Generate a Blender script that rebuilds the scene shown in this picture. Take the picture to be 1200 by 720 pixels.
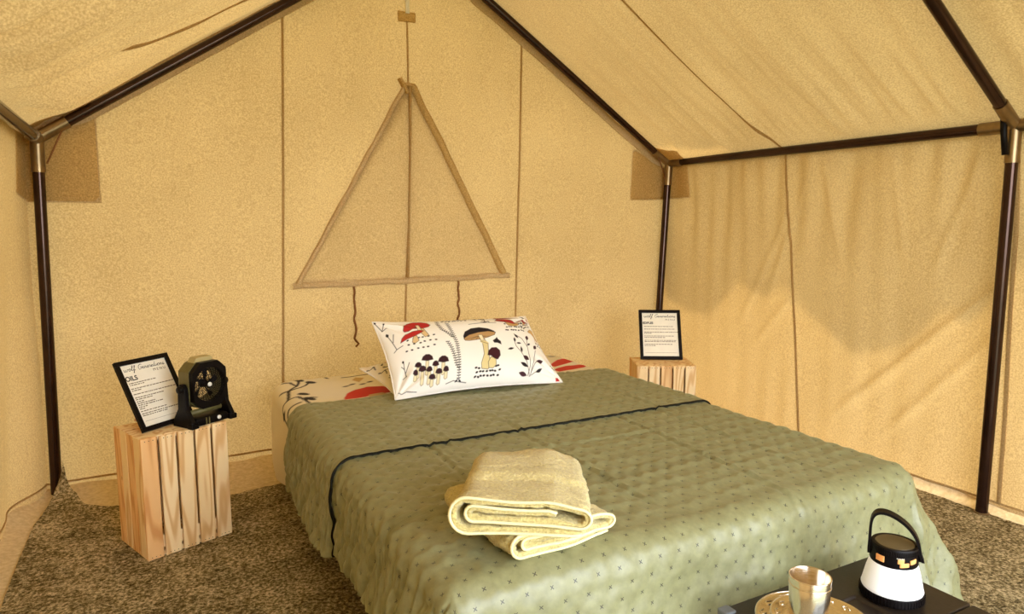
import bpy, bmesh, math, random
import numpy as np
from mathutils import Vector, Matrix

for o in list(bpy.data.objects):
    bpy.data.objects.remove(o, do_unlink=True)
SC = bpy.context.scene
COL = SC.collection
random.seed(7)
RNG = np.random.default_rng(7)
PI = math.pi

# ------------------------------------------------------------------ camera
cam_d = bpy.data.cameras.new('camera')
cam_d.sensor_width = 36.0
cam_d.lens = 803.47 / 1200 * 36.0
cam_d.clip_start = 0.02
cam = bpy.data.objects.new('camera', cam_d)
COL.objects.link(cam)
_r = Vector((0.88316, -0.46907, -0.00199)); _u = Vector((0.05836, 0.10568, 0.99269)); _f = Vector((0.46543, 0.87681, -0.1207))
M = Matrix.Identity(4)
for i in range(3):
    M[i][0] = _r[i]; M[i][1] = _u[i]; M[i][2] = -_f[i]
M[0][3], M[1][3], M[2][3] = -1.242, -3.357, 1.145
cam.matrix_world = M
SC.camera = cam

# ------------------------------------------------------------------ world, sun, exposure
W = bpy.data.worlds.new('sky_world'); SC.world = W; W.use_nodes = True
nt = W.node_tree; nt.nodes.clear()
wo = nt.nodes.new('ShaderNodeOutputWorld'); bg = nt.nodes.new('ShaderNodeBackground')
# bright hazy sky: pale at the horizon, bluer overhead
tcw = nt.nodes.new('ShaderNodeTexCoord'); sep = nt.nodes.new('ShaderNodeSeparateXYZ'); rw = nt.nodes.new('ShaderNodeValToRGB')
rw.color_ramp.elements[0].position = 0.0; rw.color_ramp.elements[0].color = (.96, .98, 1.0, 1)
rw.color_ramp.elements[1].position = .8; rw.color_ramp.elements[1].color = (.66, .80, 1.0, 1)
bg.inputs['Strength'].default_value = 5.4
nt.links.new(tcw.outputs['Generated'], sep.inputs[0]); nt.links.new(sep.outputs[2], rw.inputs[0])
nt.links.new(rw.outputs[0], bg.inputs[0]); nt.links.new(bg.outputs[0], wo.inputs[0])

sun_d = bpy.data.lights.new('sun', 'SUN'); sun_d.energy = 6.0; sun_d.angle = math.radians(0.5); sun_d.color = (1.0, 0.93, 0.82)
sun = bpy.data.objects.new('sun', sun_d); COL.objects.link(sun)
SUN_DIR = Vector((0.82, 0.0, 0.57)).normalized()      # towards the sun
sun.rotation_euler = SUN_DIR.to_track_quat('Z', 'Y').to_euler(); sun.location = (6, 1, 8)

SC.view_settings.view_transform = 'Standard'
SC.view_settings.look = 'None'
SC.view_settings.gamma = 1.0
SC.view_settings.use_curve_mapping = False
SC.view_settings.exposure = 0.95

# ------------------------------------------------------------------ helpers
def lin(h):
    h = h.lstrip('#')
    c = [int(h[i:i + 2], 16) / 255 for i in (0, 2, 4)]
    return tuple(x / 12.92 if x <= 0.04045 else ((x + 0.055) / 1.055) ** 2.4 for x in c) + (1.0,)

def link(name, me, parent=None):
    o = bpy.data.objects.new(name, me); COL.objects.link(o)
    if parent is not None: o.parent = parent
    return o

def empty(name, loc=(0, 0, 0), rz=0.0):
    o = bpy.data.objects.new(name, None); COL.objects.link(o)
    o.location = loc; o.rotation_euler = (0, 0, rz); o.empty_display_size = 0.05
    return o

def tag(o, label=None, cat=None, group=None, kind=None):
    if label: o['label'] = label
    if cat: o['category'] = cat
    if group: o['group'] = group
    if kind: o['kind'] = kind
    return o

def mesh(name, verts, faces, mats, parent=None, smooth=False, col=None, uv=None, midx=None):
    me = bpy.data.meshes.new(name)
    v = [tuple(map(float, p)) for p in verts] if not isinstance(verts, np.ndarray) else verts.astype(float).tolist()
    f = faces if not isinstance(faces, np.ndarray) else faces.tolist()
    me.from_pydata(v, [], f)
    for m in (mats if isinstance(mats, (list, tuple)) else [mats]): me.materials.append(m)
    if midx is not None: me.polygons.foreach_set('material_index', np.asarray(midx, dtype=np.int32))
    if smooth: me.polygons.foreach_set('use_smooth', np.ones(len(me.polygons), dtype=bool))
    if col is not None:
        a = me.color_attributes.new('Col', 'FLOAT_COLOR', 'POINT')
        c = np.ones((len(v), 4), dtype=np.float32); c[:, :3] = col[:, :3]
        a.data.foreach_set('color', c.ravel())
    if uv is not None:
        l = me.uv_layers.new(name='UVMap')
        idx = np.zeros(len(me.loops), dtype=np.int32); me.loops.foreach_get('vertex_index', idx)
        l.data.foreach_set('uv', np.asarray(uv, dtype=np.float32)[idx].ravel())
    me.update()
    return link(name, me, parent)

def grid_faces(nu, nv, off=0, flip=False):
    i, j = np.meshgrid(np.arange(nu - 1), np.arange(nv - 1), indexing='ij')
    a = (i * nv + j).ravel() + off
    f = np.stack([a, a + nv, a + nv + 1, a + 1], 1)
    return f[:, ::-1] if flip else f

class MB:
    """collects primitives into ONE mesh"""
    def __init__(self): self.v = []; self.f = []; self.m = []
    def add(self, vs, fs, mi=0):
        o = len(self.v); self.v += [tuple(p) for p in vs]; self.f += [tuple(i + o for i in f) for f in fs]; self.m += [mi] * len(fs)
        return self
    def box(self, c, s, rot=None, mi=0, taper=1.0):
        hx, hy, hz = s[0] / 2, s[1] / 2, s[2] / 2
        vs = []
        for z in (-1, 1):
            k = taper if z > 0 else 1.0
            for x, y in ((-1, -1), (1, -1), (1, 1), (-1, 1)):
                p = Vector((x * hx * k, y * hy * k, z * hz))
                if rot: p = rot @ p
                vs.append(p + Vector(c))
        return self.add(vs, [(3, 2, 1, 0), (4, 5, 6, 7), (0, 1, 5, 4), (1, 2, 6, 5), (2, 3, 7, 6), (3, 0, 4, 7)], mi)
    def lathe(self, prof, n=32, c=(0, 0, 0), mi=0, close=False, rot=None):
        o = []; k = len(prof)
        for i in range(n):
            a = 2 * PI * i / n
            for r, z in prof:
                p = Vector((r * math.cos(a), r * math.sin(a), z))
                if rot: p = rot @ p
                o.append(p + Vector(c))
        fs = []
        for i in range(n):
            for j in range(k if close else k - 1):
                a = i * k + j; b = i * k + (j + 1) % k; cc = ((i + 1) % n) * k + (j + 1) % k; d = ((i + 1) % n) * k + j
                fs.append((a, d, cc, b))
        return self.add(o, fs, mi)
    def tube(self, pts, r, n=10, mi=0, cap=True, radii=None):
        pts = [Vector(p) for p in pts]; rings = []
        t0 = (pts[1] - pts[0]).normalized()
        up = Vector((0, 0, 1)) if abs(t0.z) < 0.9 else Vector((1, 0, 0))
        nrm = (up - t0 * up.dot(t0)).normalized()
        vs = []
        for i, p in enumerate(pts):
            t = ((pts[min(i + 1, len(pts) - 1)] - pts[max(i - 1, 0)])).normalized()
            nrm = (nrm - t * nrm.dot(t)).normalized(); b = t.cross(nrm)
            rr = radii[i] if radii else r
            for k in range(n):
                a = 2 * PI * k / n
                vs.append(p + (nrm * math.cos(a) + b * math.sin(a)) * rr)
        fs = []
        for i in range(len(pts) - 1):
            for k in range(n):
                fs.append((i * n + k, i * n + (k + 1) % n, (i + 1) * n + (k + 1) % n, (i + 1) * n + k))
        if cap:
            fs.append(tuple(reversed(range(n)))); e = (len(pts) - 1) * n
            fs.append(tuple(range(e, e + n)))
        return self.add(vs, fs, mi)
    def prism(self, poly, z0, z1, rot=None, c=(0, 0, 0), mi=0):
        n = len(poly); vs = []
        for z in (z0, z1):
            for x, y in poly:
                p = Vector((x, y, z))
                if rot: p = rot @ p
                vs.append(p + Vector(c))
        fs = [tuple(reversed(range(n))), tuple(range(n, 2 * n))] + [(i, (i + 1) % n, n + (i + 1) % n, n + i) for i in range(n)]
        return self.add(vs, fs, mi)
    def build(self, name, mats, parent=None, smooth=False, bevel=0.0, seg=2, auto=None):
        o = mesh(name, self.v, self.f, mats, parent, smooth, midx=self.m)
        if bevel:
            b = o.modifiers.new('bevel', 'BEVEL'); b.width = bevel; b.segments = seg; b.limit_method = 'ANGLE'; b.angle_limit = math.radians(35)
        if auto:
            o.data.polygons.foreach_set('use_smooth', np.ones(len(o.data.polygons), dtype=bool))
            o.data.set_sharp_from_angle(angle=math.radians(auto))
        return o

def copy_tree(o, parent=None):
    c = o.copy(); COL.objects.link(c)
    if parent is not None: c.parent = parent
    for ch in list(o.children): copy_tree(ch, c)
    return c

# sum-of-sines noise, vectorised
def snoise(x, y, seed, freq, oct=4, aniso=(1, 1)):
    g = np.random.default_rng(seed); s = 0; amp = 1.0; tot = 0
    for k in range(oct):
        for q in range(5):
            a = g.uniform(0, 2 * PI); ph = g.uniform(0, 2 * PI); fr = freq * (1.7 ** k) * g.uniform(.7, 1.3)
            s = s + amp * np.sin(fr * (np.cos(a) * x * aniso[0] + np.sin(a) * y * aniso[1]) + ph)
        tot += amp * 2.2; amp *= .55
    return s / tot
def sstep(a, b, x):
    t = np.clip((x - a) / (b - a), 0, 1); return t * t * (3 - 2 * t)

# ------------------------------------------------------------------ materials
def new_mat(name):
    m = bpy.data.materials.new(name); m.use_nodes = True
    n = m.node_tree; n.nodes.clear()
    out = n.nodes.new('ShaderNodeOutputMaterial'); p = n.nodes.new('ShaderNodeBsdfPrincipled')
    n.links.new(p.outputs[0], out.inputs[0])
    return m, n, p, out
def node(n, t, **kw):
    d = n.nodes.new(t)
    for k, v in kw.items():
        if k.startswith('in_'): d.inputs[int(k[3:]) if k[3:].isdigit() else k[3:]].default_value = v
        else: setattr(d, k, v)
    return d
def noise(n, coord, scale, detail=3, rough=.55, vec_scale=None):
    if vec_scale is not None:
        mp = node(n, 'ShaderNodeMapping'); mp.inputs['Scale'].default_value = vec_scale; n.links.new(coord, mp.inputs[0]); coord = mp.outputs[0]
    t = node(n, 'ShaderNodeTexNoise'); t.inputs['Scale'].default_value = scale; t.inputs['Detail'].default_value = detail; t.inputs['Roughness'].default_value = rough
    n.links.new(coord, t.inputs['Vector']); return t
def ramp(n, fac, stops):
    r = node(n, 'ShaderNodeValToRGB'); e = r.color_ramp.elements
    while len(e) < len(stops): e.new(.5)
    for i, (pos, c) in enumerate(stops): e[i].position = pos; e[i].color = c
    n.links.new(fac, r.inputs[0]); return r
def bump(n, height, strength, dist, p):
    b = node(n, 'ShaderNodeBump'); b.inputs['Strength'].default_value = strength; b.inputs['Distance'].default_value = dist
    n.links.new(height, b.inputs['Height']); n.links.new(b.outputs[0], p.inputs['Normal']); return b
def simple(name, color, rough=.5, metal=0.0, nscale=0, nvar=.15, bstr=0, bdist=.001, spec=.5, coat=0, emit=0):
    m, n, p, out = new_mat(name)
    p.inputs['Roughness'].default_value = rough; p.inputs['Metallic'].default_value = metal
    p.inputs['Specular IOR Level'].default_value = spec; p.inputs['Coat Weight'].default_value = coat
    tc = node(n, 'ShaderNodeTexCoord')
    if nscale:
        t = noise(n, tc.outputs['Object'], nscale)
        c = np.array(color[:3])
        r = ramp(n, t.outputs[0], [(.3, tuple(np.clip(c * (1 - nvar), 0, 1)) + (1,)), (.7, tuple(np.clip(c * (1 + nvar), 0, 1)) + (1,))])
        n.links.new(r.outputs[0], p.inputs['Base Color'])
        if bstr: bump(n, t.outputs[0], bstr, bdist, p)
    else:
        p.inputs['Base Color'].default_value = color
    if emit:
        p.inputs['Emission Color'].default_value = color; p.inputs['Emission Strength'].default_value = emit
    return m

def canvas_mat(name, c1, c2, trans, tfac=.4, grain=170, rough=.85):
    m, n, p, out = new_mat(name)
    tc = node(n, 'ShaderNodeTexCoord')
    g = noise(n, tc.outputs['Object'], grain, 2, .6)
    b = noise(n, tc.outputs['Object'], 1.6, 3, .5)
    ad = node(n, 'ShaderNodeMath', operation='MULTIPLY_ADD'); ad.inputs[1].default_value = .35
    n.links.new(b.outputs[0], ad.inputs[0]); n.links.new(g.outputs[0], ad.inputs[2])
    r = ramp(n, ad.outputs[0], [(.5, c1), (.85, c2)])
    n.links.new(r.outputs[0], p.inputs['Base Color'])
    p.inputs['Roughness'].default_value = rough; p.inputs['Specular IOR Level'].default_value = .15
    bm = bump(n, g.outputs[0], .35, .0012, p)
    tr = node(n, 'ShaderNodeBsdfTranslucent')
    mul = node(n, 'ShaderNodeMix', data_type='RGBA', blend_type='MULTIPLY'); mul.inputs[0].default_value = 1.0
    n.links.new(r.outputs[0], mul.inputs[6]); mul.inputs[7].default_value = trans
    n.links.new(mul.outputs[2], tr.inputs[0]); n.links.new(bm.outputs[0], tr.inputs['Normal'])
    mx = node(n, 'ShaderNodeMixShader'); mx.inputs[0].default_value = tfac
    n.links.new(p.outputs[0], mx.inputs[1]); n.links.new(tr.outputs[0], mx.inputs[2]); n.links.new(mx.outputs[0], out.inputs[0])
    return m

MC = canvas_mat('tent_canvas', (.40, .28, .13, 1), (.60, .44, .225, 1), (1.0, .84, .55, 1), .13)
MC_PATCH = canvas_mat('canvas_patch', (.42, .265, .09, 1), (.66, .445, .17, 1), (.9, .72, .45, 1), .14)
MC_SEAM = canvas_mat('canvas_seam', (.36, .22, .08, 1), (.52, .34, .14, 1), (.8, .6, .35, 1), .12)
MC_BAND = canvas_mat('canvas_band', (.48, .34, .165, 1), (.68, .50, .27, 1), (1.0, .84, .58, 1), .12)
MC_HEM = canvas_mat('sod_cloth', (.68, .53, .30, 1), (.84, .69, .43, 1), (1, .86, .62, 1), .12, grain=60)
MC_FLAP = canvas_mat('flap_canvas', (.38, .265, .12, 1), (.57, .41, .205, 1), (1.0, .84, .58, 1), .11)
M_CORD = simple('brown_cord', (.22, .09, .025, 1), .8, nscale=300, nvar=.4)
M_STRAP = simple('white_strap', (.80, .78, .70, 1), .6, nscale=200, nvar=.06)

def pole_mat():
    m, n, p, out = new_mat('bronze_pole')
    tc = node(n, 'ShaderNodeTexCoord'); t = noise(n, tc.outputs['Object'], 9, 4, .6)
    r = ramp(n, t.outputs[0], [(.3, (.025, .010, .006, 1)), (.7, (.05, .022, .013, 1))]); n.links.new(r.outputs[0], p.inputs['Base Color'])
    p.inputs['Metallic'].default_value = .7; p.inputs['Roughness'].default_value = .17; p.inputs['Specular IOR Level'].default_value = .7
    return m
M_POLE = pole_mat()
M_FIT = simple('fitting_steel', (.27, .19, .10, 1), .32, .9, nscale=14, nvar=.25)
M_BLACK = simple('black_plastic', (.004, .0025, .0025, 1), .45, nscale=40, nvar=.2, spec=.14)
M_BLACKGLOSS = simple('black_frame', (.005, .003, .003, 1), .4, spec=.15)
M_OLIVE = simple('olive_plastic', (.14, .12, .038, 1), .5, nscale=50, nvar=.1)
M_WHITEP = simple('white_button', (.85, .84, .80, 1), .35)
M_PAPER = simple('menu_paper', (.88, .83, .70, 1), .55, nscale=25, nvar=.03)
M_INK = simple('black_ink', (.012, .010, .008, 1), .6)
M_INKBROWN = simple('faded_ink', (.16, .11, .06, 1), .6)
M_GREYP = simple('grey_plastic', (.13, .14, .15, 1), .5)
M_TABLE = simple('dark_table_plastic', (.020, .013, .008, 1), .40, spec=.35, nscale=160, nvar=.25, bstr=.25, bdist=.0006)
M_ORANGE = simple('orange_button', (.95, .42, .13, 1), .4)
M_DIFF = simple('lantern_diffuser', (.90, .88, .85, 1), .3, emit=.12)
M_LANTOP = simple('lantern_solar_top', (.085, .06, .025, 1), .35)
M_KRAFT = simple('kraft_board', (.55, .31, .16, 1), .8, nscale=30, nvar=.12)
M_MATT = simple('mattress_ticking', (.75, .70, .6, 1), .85)

def steel_mat():
    m, n, p, out = new_mat('stainless_steel')
    p.inputs['Base Color'].default_value = (.78, .70, .58, 1); p.inputs['Metallic'].default_value = 1; p.inputs['Roughness'].default_value = .2
    tc = node(n, 'ShaderNodeTexCoord'); t = noise(n, tc.outputs['Object'], 30, 2, .5, (1, 1, 14))
    r = ramp(n, t.outputs[0], [(.3, (.14, .14, .14, 1)), (.7, (.26, .26, .26, 1))]); n.links.new(r.outputs[0], p.inputs['Roughness'])
    return m
M_STEEL = steel_mat()

def wood_mat():
    m, n, p, out = new_mat('pine_wood')
    tc = node(n, 'ShaderNodeTexCoord'); oi = node(n, 'ShaderNodeObjectInfo')
    off = node(n, 'ShaderNodeVectorMath', operation='MULTIPLY_ADD')
    cb = node(n, 'ShaderNodeCombineXYZ')
    for i in range(3): n.links.new(oi.outputs['Random'], cb.inputs[i])
    off.inputs[1].default_value = (7.3, 5.1, 9.7)
    n.links.new(cb.outputs[0], off.inputs[0]); n.links.new(tc.outputs['Object'], off.inputs[2])
    gn = noise(n, off.outputs[0], 1.0, 1.5, .4, (13, 13, 1.5))
    mu = node(n, 'ShaderNodeMath', operation='MULTIPLY'); mu.inputs[1].default_value = 46; n.links.new(gn.outputs[0], mu.inputs[0])
    w = node(n, 'ShaderNodeMath', operation='SINE'); n.links.new(mu.outputs[0], w.inputs[0])
    wf = node(n, 'ShaderNodeMath', operation='MULTIPLY_ADD'); wf.inputs[1].default_value = .5; wf.inputs[2].default_value = .5; n.links.new(w.outputs[0], wf.inputs[0])
    r = ramp(n, wf.outputs[0], [(.0, (.94, .74, .44, 1)), (.55, (.92, .70, .40, 1)), (.97, (.74, .46, .20, 1))])
    # knots
    vk = node(n, 'ShaderNodeTexVoronoi'); vk.inputs['Scale'].default_value = 1.0
    mk = node(n, 'ShaderNodeMapping'); mk.inputs['Scale'].default_value = (16, 16, 9); n.links.new(off.outputs[0], mk.inputs[0]); n.links.new(mk.outputs[0], vk.inputs['Vector'])
    kr = ramp(n, vk.outputs['Distance'], [(.05, (1, 1, 1, 1)), (.13, (0, 0, 0, 1))])
    mixk = node(n, 'ShaderNodeMix', data_type='RGBA'); n.links.new(kr.outputs[0], mixk.inputs[0]); n.links.new(r.outputs[0], mixk.inputs[6]); mixk.inputs[7].default_value = (.30, .10, .03, 1)
    # board to board tone
    rr = ramp(n, oi.outputs['Random'], [(.0, (1.0, .98, .94, 1)), (.75, (.98, .91, .78, 1)), (1.0, (.90, .66, .44, 1))])
    mm = node(n, 'ShaderNodeMix', data_type='RGBA', blend_type='MULTIPLY'); mm.inputs[0].default_value = 1
    n.links.new(mixk.outputs[2], mm.inputs[6]); n.links.new(rr.outputs[0], mm.inputs[7]); n.links.new(mm.outputs[2], p.inputs['Base Color'])
    p.inputs['Roughness'].default_value = .6; bump(n, wf.outputs[0], .10, .0004, p)
    return m
M_WOOD = wood_mat()

def carpet_mat():
    m, n, p, out = new_mat('felt_carpet')
    tc = node(n, 'ShaderNodeTexCoord')
    a = noise(n, tc.outputs['Object'], 95, 5, .72); b = noise(n, tc.outputs['Object'], 7, 3, .6)
    ad = node(n, 'ShaderNodeMath', operation='MULTIPLY_ADD'); ad.inputs[1].default_value = .25; n.links.new(b.outputs[0], ad.inputs[0]); n.links.new(a.outputs[0], ad.inputs[2])
    r = ramp(n, ad.outputs[0], [(.48, (.05, .033, .012, 1)), (.62, (.28, .215, .10, 1)), (.75, (.75, .61, .36, 1))])
    n.links.new(r.outputs[0], p.inputs['Base Color']); p.inputs['Roughness'].default_value = .95; p.inputs['Specular IOR Level'].default_value = .1
    bump(n, a.outputs[0], 1.0, .010, p); return m
M_CARPET = carpet_mat()

def quilt_mat(name, pitch=.056, dark=1.0):
    m, n, p, out = new_mat(name)
    uvn = node(n, 'ShaderNodeUVMap'); sp = node(n, 'ShaderNodeSeparateXYZ'); n.links.new(uvn.outputs[0], sp.inputs[0])
    def mth(op, a, b=None):
        d = node(n, 'ShaderNodeMath', operation=op)
        for i, x in enumerate((a, b)):
            if x is None: continue
            if isinstance(x, (int, float)): d.inputs[i].default_value = x
            else: n.links.new(x, d.inputs[i])
        return d.outputs[0]
    def lattice(off):
        out_ = []
        for k, s in ((0, 1.0), (1, 1.15)):
            f = mth('FRACT', mth('ADD', mth('MULTIPLY', sp.outputs[k], 1 / (pitch * s)), off)); out_.append(mth('MULTIPLY', mth('SUBTRACT', f, .5), pitch * s))
        ax, ay = mth('ABSOLUTE', out_[0]), mth('ABSOLUTE', out_[1])
        cross = mth('LESS_THAN', mth('ABSOLUTE', mth('SUBTRACT', ax, ay)), .0013)
        lim = mth('LESS_THAN', mth('MAXIMUM', ax, ay), .0039)
        return mth('MULTIPLY', cross, lim)
    st = mth('MAXIMUM', lattice(0.0), lattice(0.5))
    tc = node(n, 'ShaderNodeTexCoord')
    t = noise(n, tc.outputs['Object'], 60, 3, .6)
    d = dark
    r = ramp(n, t.outputs[0], [(.3, (.195 * d, .192 * d, .088 * d, 1)), (.7, (.255 * d, .252 * d, .118 * d, 1))])
    mx = node(n, 'ShaderNodeMix', data_type='RGBA'); n.links.new(st, mx.inputs[0]); n.links.new(r.outputs[0], mx.inputs[6]); mx.inputs[7].default_value = (.030, .027, .012, 1)
    n.links.new(mx.outputs[2], p.inputs['Base Color'])
    p.inputs['Roughness'].default_value = .52; p.inputs['Specular IOR Level'].default_value = .85
    p.inputs['Sheen Weight'].default_value = .15; p.inputs['Sheen Roughness'].default_value = .4; p.inputs['Sheen Tint'].default_value = (.8, .8, .5, 1)
    t2 = noise(n, tc.outputs['Object'], 45, 3, .6, (1, .35, 1)); bump(n, t2.outputs[0], .25, .003, p)
    return m
M_QUILT = quilt_mat('sage_quilt')
M_EDGESHADE = simple('quilt_edge_shade', (.012, .012, .007, 1), .7, spec=.2)  # near-black quilt edges: shade of the gap under the fold, put into colour

def towel_mat():
    m, n, p, out = new_mat('terry_towel')
    tc = node(n, 'ShaderNodeTexCoord'); t = noise(n, tc.outputs['Object'], 150, 4, .75)
    r = ramp(n, t.outputs[0], [(.3, (.52, .39, .12, 1)), (.62, (.84, .71, .29, 1))]); n.links.new(r.outputs[0], p.inputs['Base Color'])
    p.inputs['Roughness'].default_value = .95; p.inputs['Sheen Weight'].default_value = .4; p.inputs['Specular IOR Level'].default_value = .1
    bump(n, t.outputs[0], 1.0, .007, p); return m
M_TOWEL = towel_mat()
M_TOWELHEM = simple('towel_hem', (.82, .74, .42, 1), .85, nscale=300, nvar=.08, bstr=.4, bdist=.001)

def print_mat(name, rough=.7):
    m, n, p, out = new_mat(name)
    a = node(n, 'ShaderNodeAttribute', attribute_name='Col'); n.links.new(a.outputs['Color'], p.inputs['Base Color'])
    p.inputs['Roughness'].default_value = rough; p.inputs['Specular IOR Level'].default_value = .25
    tc = node(n, 'ShaderNodeTexCoord'); t = noise(n, tc.outputs['Object'], 400, 2, .6); bump(n, t.outputs[0], .15, .0006, p)
    return m
M_PRINT = print_mat('printed_cotton')

# flat print rasteriser on vertex positions
class Print:
    def __init__(self, P, base, aa):
        self.P = P; self.c = np.tile(np.array(base, float), (len(P), 1)); self.aa = aa
    def put(self, idx, a, color):
        a = a[:, None]; self.c[idx] = self.c[idx] * (1 - a) + np.array(color)[None] * a
    def box(self, x0, y0, x1, y1, pad):
        P = self.P
        return np.nonzero((P[:, 0] > x0 - pad) & (P[:, 0] < x1 + pad) & (P[:, 1] > y0 - pad) & (P[:, 1] < y1 + pad))[0]
    def ell(self, cx, cy, rx, ry, ang, color):
        R = max(rx, ry); i = self.box(cx - R, cy - R, cx + R, cy + R, self.aa * 2)
        if not len(i): return
        d = self.P[i] - (cx, cy); ca, sa = math.cos(ang), math.sin(ang)
        u = (d[:, 0] * ca + d[:, 1] * sa) / rx; v = (-d[:, 0] * sa + d[:, 1] * ca) / ry
        sd = (np.sqrt(u * u + v * v) - 1) * min(rx, ry)
        self.put(i, np.clip(.5 - sd / self.aa, 0, 1), color)
    def seg_d(self, Q, pts):
        d = np.full(len(Q), 1e9)
        for a, b in zip(pts[:-1], pts[1:]):
            a = np.array(a, float); b = np.array(b, float); ab = b - a; L = ab @ ab + 1e-12
            t = np.clip(((Q - a) @ ab) / L, 0, 1); d = np.minimum(d, np.hypot(*(Q - a - t[:, None] * ab).T))
        return d
    def line(self, pts, w, color):
        p = np.array(pts, float); i = self.box(*p.min(0), *p.max(0), w + self.aa * 2)
        if len(i): self.put(i, np.clip(.5 - (self.seg_d(self.P[i], pts) - w / 2) / self.aa, 0, 1), color)
    def poly(self, pts, color, outline=None, ow=0):
        p = np.array(pts, float); i = self.box(*p.min(0), *p.max(0), self.aa * 2)
        if len(i):
            Q = self.P[i]; ins = np.zeros(len(Q), bool); n = len(p)
            for k in range(n):
                a, b = p[k], p[(k + 1) % n]
                c = (a[1] > Q[:, 1]) != (b[1] > Q[:, 1])
                xi = (b[0] - a[0]) * (Q[:, 1] - a[1]) / (b[1] - a[1] + 1e-12) + a[0]
                ins ^= c & (Q[:, 0] < xi)
            d = self.seg_d(Q, list(pts) + [pts[0]])
            self.put(i, np.clip(.5 - np.where(ins, -d, d) / self.aa, 0, 1), color)
        if outline is not None: self.line(list(pts) + [pts[0]], ow, outline)
    def leaf(self, x, y, L, w, ang, color):
        ca, sa = math.cos(ang), math.sin(ang); pts = []
        for s in np.linspace(0, 1, 7): pts.append((s * L, w * math.sin(PI * s)))
        for s in np.linspace(1, 0, 7)[1:-1]: pts.append((s * L, -w * math.sin(PI * s)))
        self.poly([(x + a * ca - b * sa, y + a * sa + b * ca) for a, b in pts], color)

# ------------------------------------------------------------------ the tent shell (setting)
EX, EZ, RZ = 1.66, 1.53, 2.60          # eave half width, eave height, ridge height
SL = math.hypot(EX, RZ - EZ); CX, CZ = EX / SL, (RZ - EZ) / SL
FY = -3.93

def S_back(x, z):
    y = .052 + .006 * snoise(x, z, 3, 5.0, 3) + .004 * snoise(x, z, 4, 22, 2, (1, .25))
    y = y - .010 * np.exp(-((x + .17 + .06 * (z - 1.9)) / .03) ** 2) * sstep(1.2, 2.2, z)        # slack pleat beside the middle seam
    return np.stack([x, y, z], -1)
def S_right(y, z):
    t = np.clip((EZ - z) / EZ, 0, 1)
    x = EX + .008 * snoise(y, z, 11, 3.2, 3) + .026 * snoise(y, z, 12, 24, 3, (1, .12)) * (1 - .75 * sstep(0, .45, t)) * sstep(0, .05, t)
    for (ya, za, yb, zb, a) in ((-1.93, .92, -1.25, .25, .016), (-1.93, .72, -1.5, .22, .012), (-.93, .75, -.72, .50, .007), (-.95, 1.3, -.62, .62, .007), (-1.0, 1.35, -.80, .78, .008), (-1.1, 1.45, -1.22, .95, .009), (-1.45, 1.45, -1.52, 1.0, .009), (-1.8, 1.42, -1.66, .95, .010)):
        dy, dz = yb - ya, zb - za; L = math.hypot(dy, dz)
        s = ((y - ya) * dy + (z - za) * dz) / L / L; dd = ((y - ya) * dz - (z - za) * dy) / L
        x = x - a * np.exp(-(dd / .022) ** 2) * sstep(-.05, .1, s) * (1 - sstep(.8, 1.15, s))
    return np.stack([x, y, z], -1)
def S_left(y, z):
    t = np.clip((EZ - z) / EZ, 0, 1)
    x = -EX - .09 * t ** 1.3 * sstep(0, .25, -y + .03) - .03 * t + .010 * snoise(y, z, 21, 4, 3) + .010 * snoise(y, z, 22, 16, 3, (1, .15))
    return np.stack([x, y, z], -1)
def roof(sgn, seed, fine):
    def S(y, d):                                   # d = metres up the slope from the eave
        w = fine * snoise(y, d, seed, 34, 3, (1, .10)) * np.exp(-np.clip(d, 0, 9) / .60) * sstep(.04, .20, d)
        w = w + .012 * snoise(y, d, seed + 1, 7, 3, (1, .35)) * sstep(0, .1, d)
        bay = np.abs(((-y / 1.94) % 1.0) - .5) * 2     # 1 at the bents, 0 between them
        w = w * (1 - bay ** 10)
        w = w - .017 - .028 * (1 - bay ** 2) * np.sin(PI * np.clip(d / SL, 0, 1)) ** .7
        return np.stack([sgn * (EX - d * CX - w * CZ * -1 * 0 + w * CZ), y, EZ + d * CZ + w * CX], -1)
    return S
S_rr, S_rl = roof(1, 31, .038), roof(-1, 41, .075)

def surf(name, S, u0, u1, v0, v1, nu, nv, mat, kind='structure', vtop=None, drop=None, flip=False):
    u = np.linspace(u0, u1, nu)[:, None] + np.zeros((1, nv))
    q = np.linspace(0, 1, nv)[None, :] + np.zeros((nu, 1))
    v = v0 + (v1 - v0) * q if vtop is None else v0 + (vtop(u) - v0) * q
    P = S(u, v).reshape(-1, 3); F = grid_faces(nu, nv, flip=flip)
    if drop is not None:
        c = np.stack([u.ravel()[F].mean(1), v.ravel()[F].mean(1)], 1); F = F[~drop(c[:, 0], c[:, 1])]
    o = mesh(name, P, F, mat, None, True)
    if kind: o['kind'] = kind
    return o
gable = lambda x: RZ + .01 - np.abs(x) * CZ / CX
def win_hole(x, z):                       # the window opening behind its canvas flap
    q = (z - .875) / (1.79 - .875); return (q > 0) & (q < 1) & (x > -.585 + .558 * q) & (x < .492 - .508 * q)
wall_back = surf('wall_back', S_back, -1.80, 1.72, -.012, 0, 240, 180, MC, vtop=gable, drop=win_hole)
wall_right = surf('wall_right', S_right, FY, .06, .03, EZ + .01, 420, 130, MC)
wall_left = surf('wall_left', S_left, FY, .06, -.012, EZ + .01, 300, 110, MC)
ceil_r = surf('ceiling', S_rr, FY - .05, .10, -.05, SL, 420, 170, MC)
ceil_l = surf('ceiling', S_rl, FY - .05, .10, -.05, SL, 420, 170, MC)
S_front = lambda x, z: np.stack([x, FY + .01 * snoise(x, z, 51, 5, 3), z], -1)
wall_front = surf('wall_front', S_front, -1.76, 1.70, .0, 0, 120, 90, MC, vtop=gable, drop=lambda x, z: (np.abs(x) < 1.02) & (z < 1.95))

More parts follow.
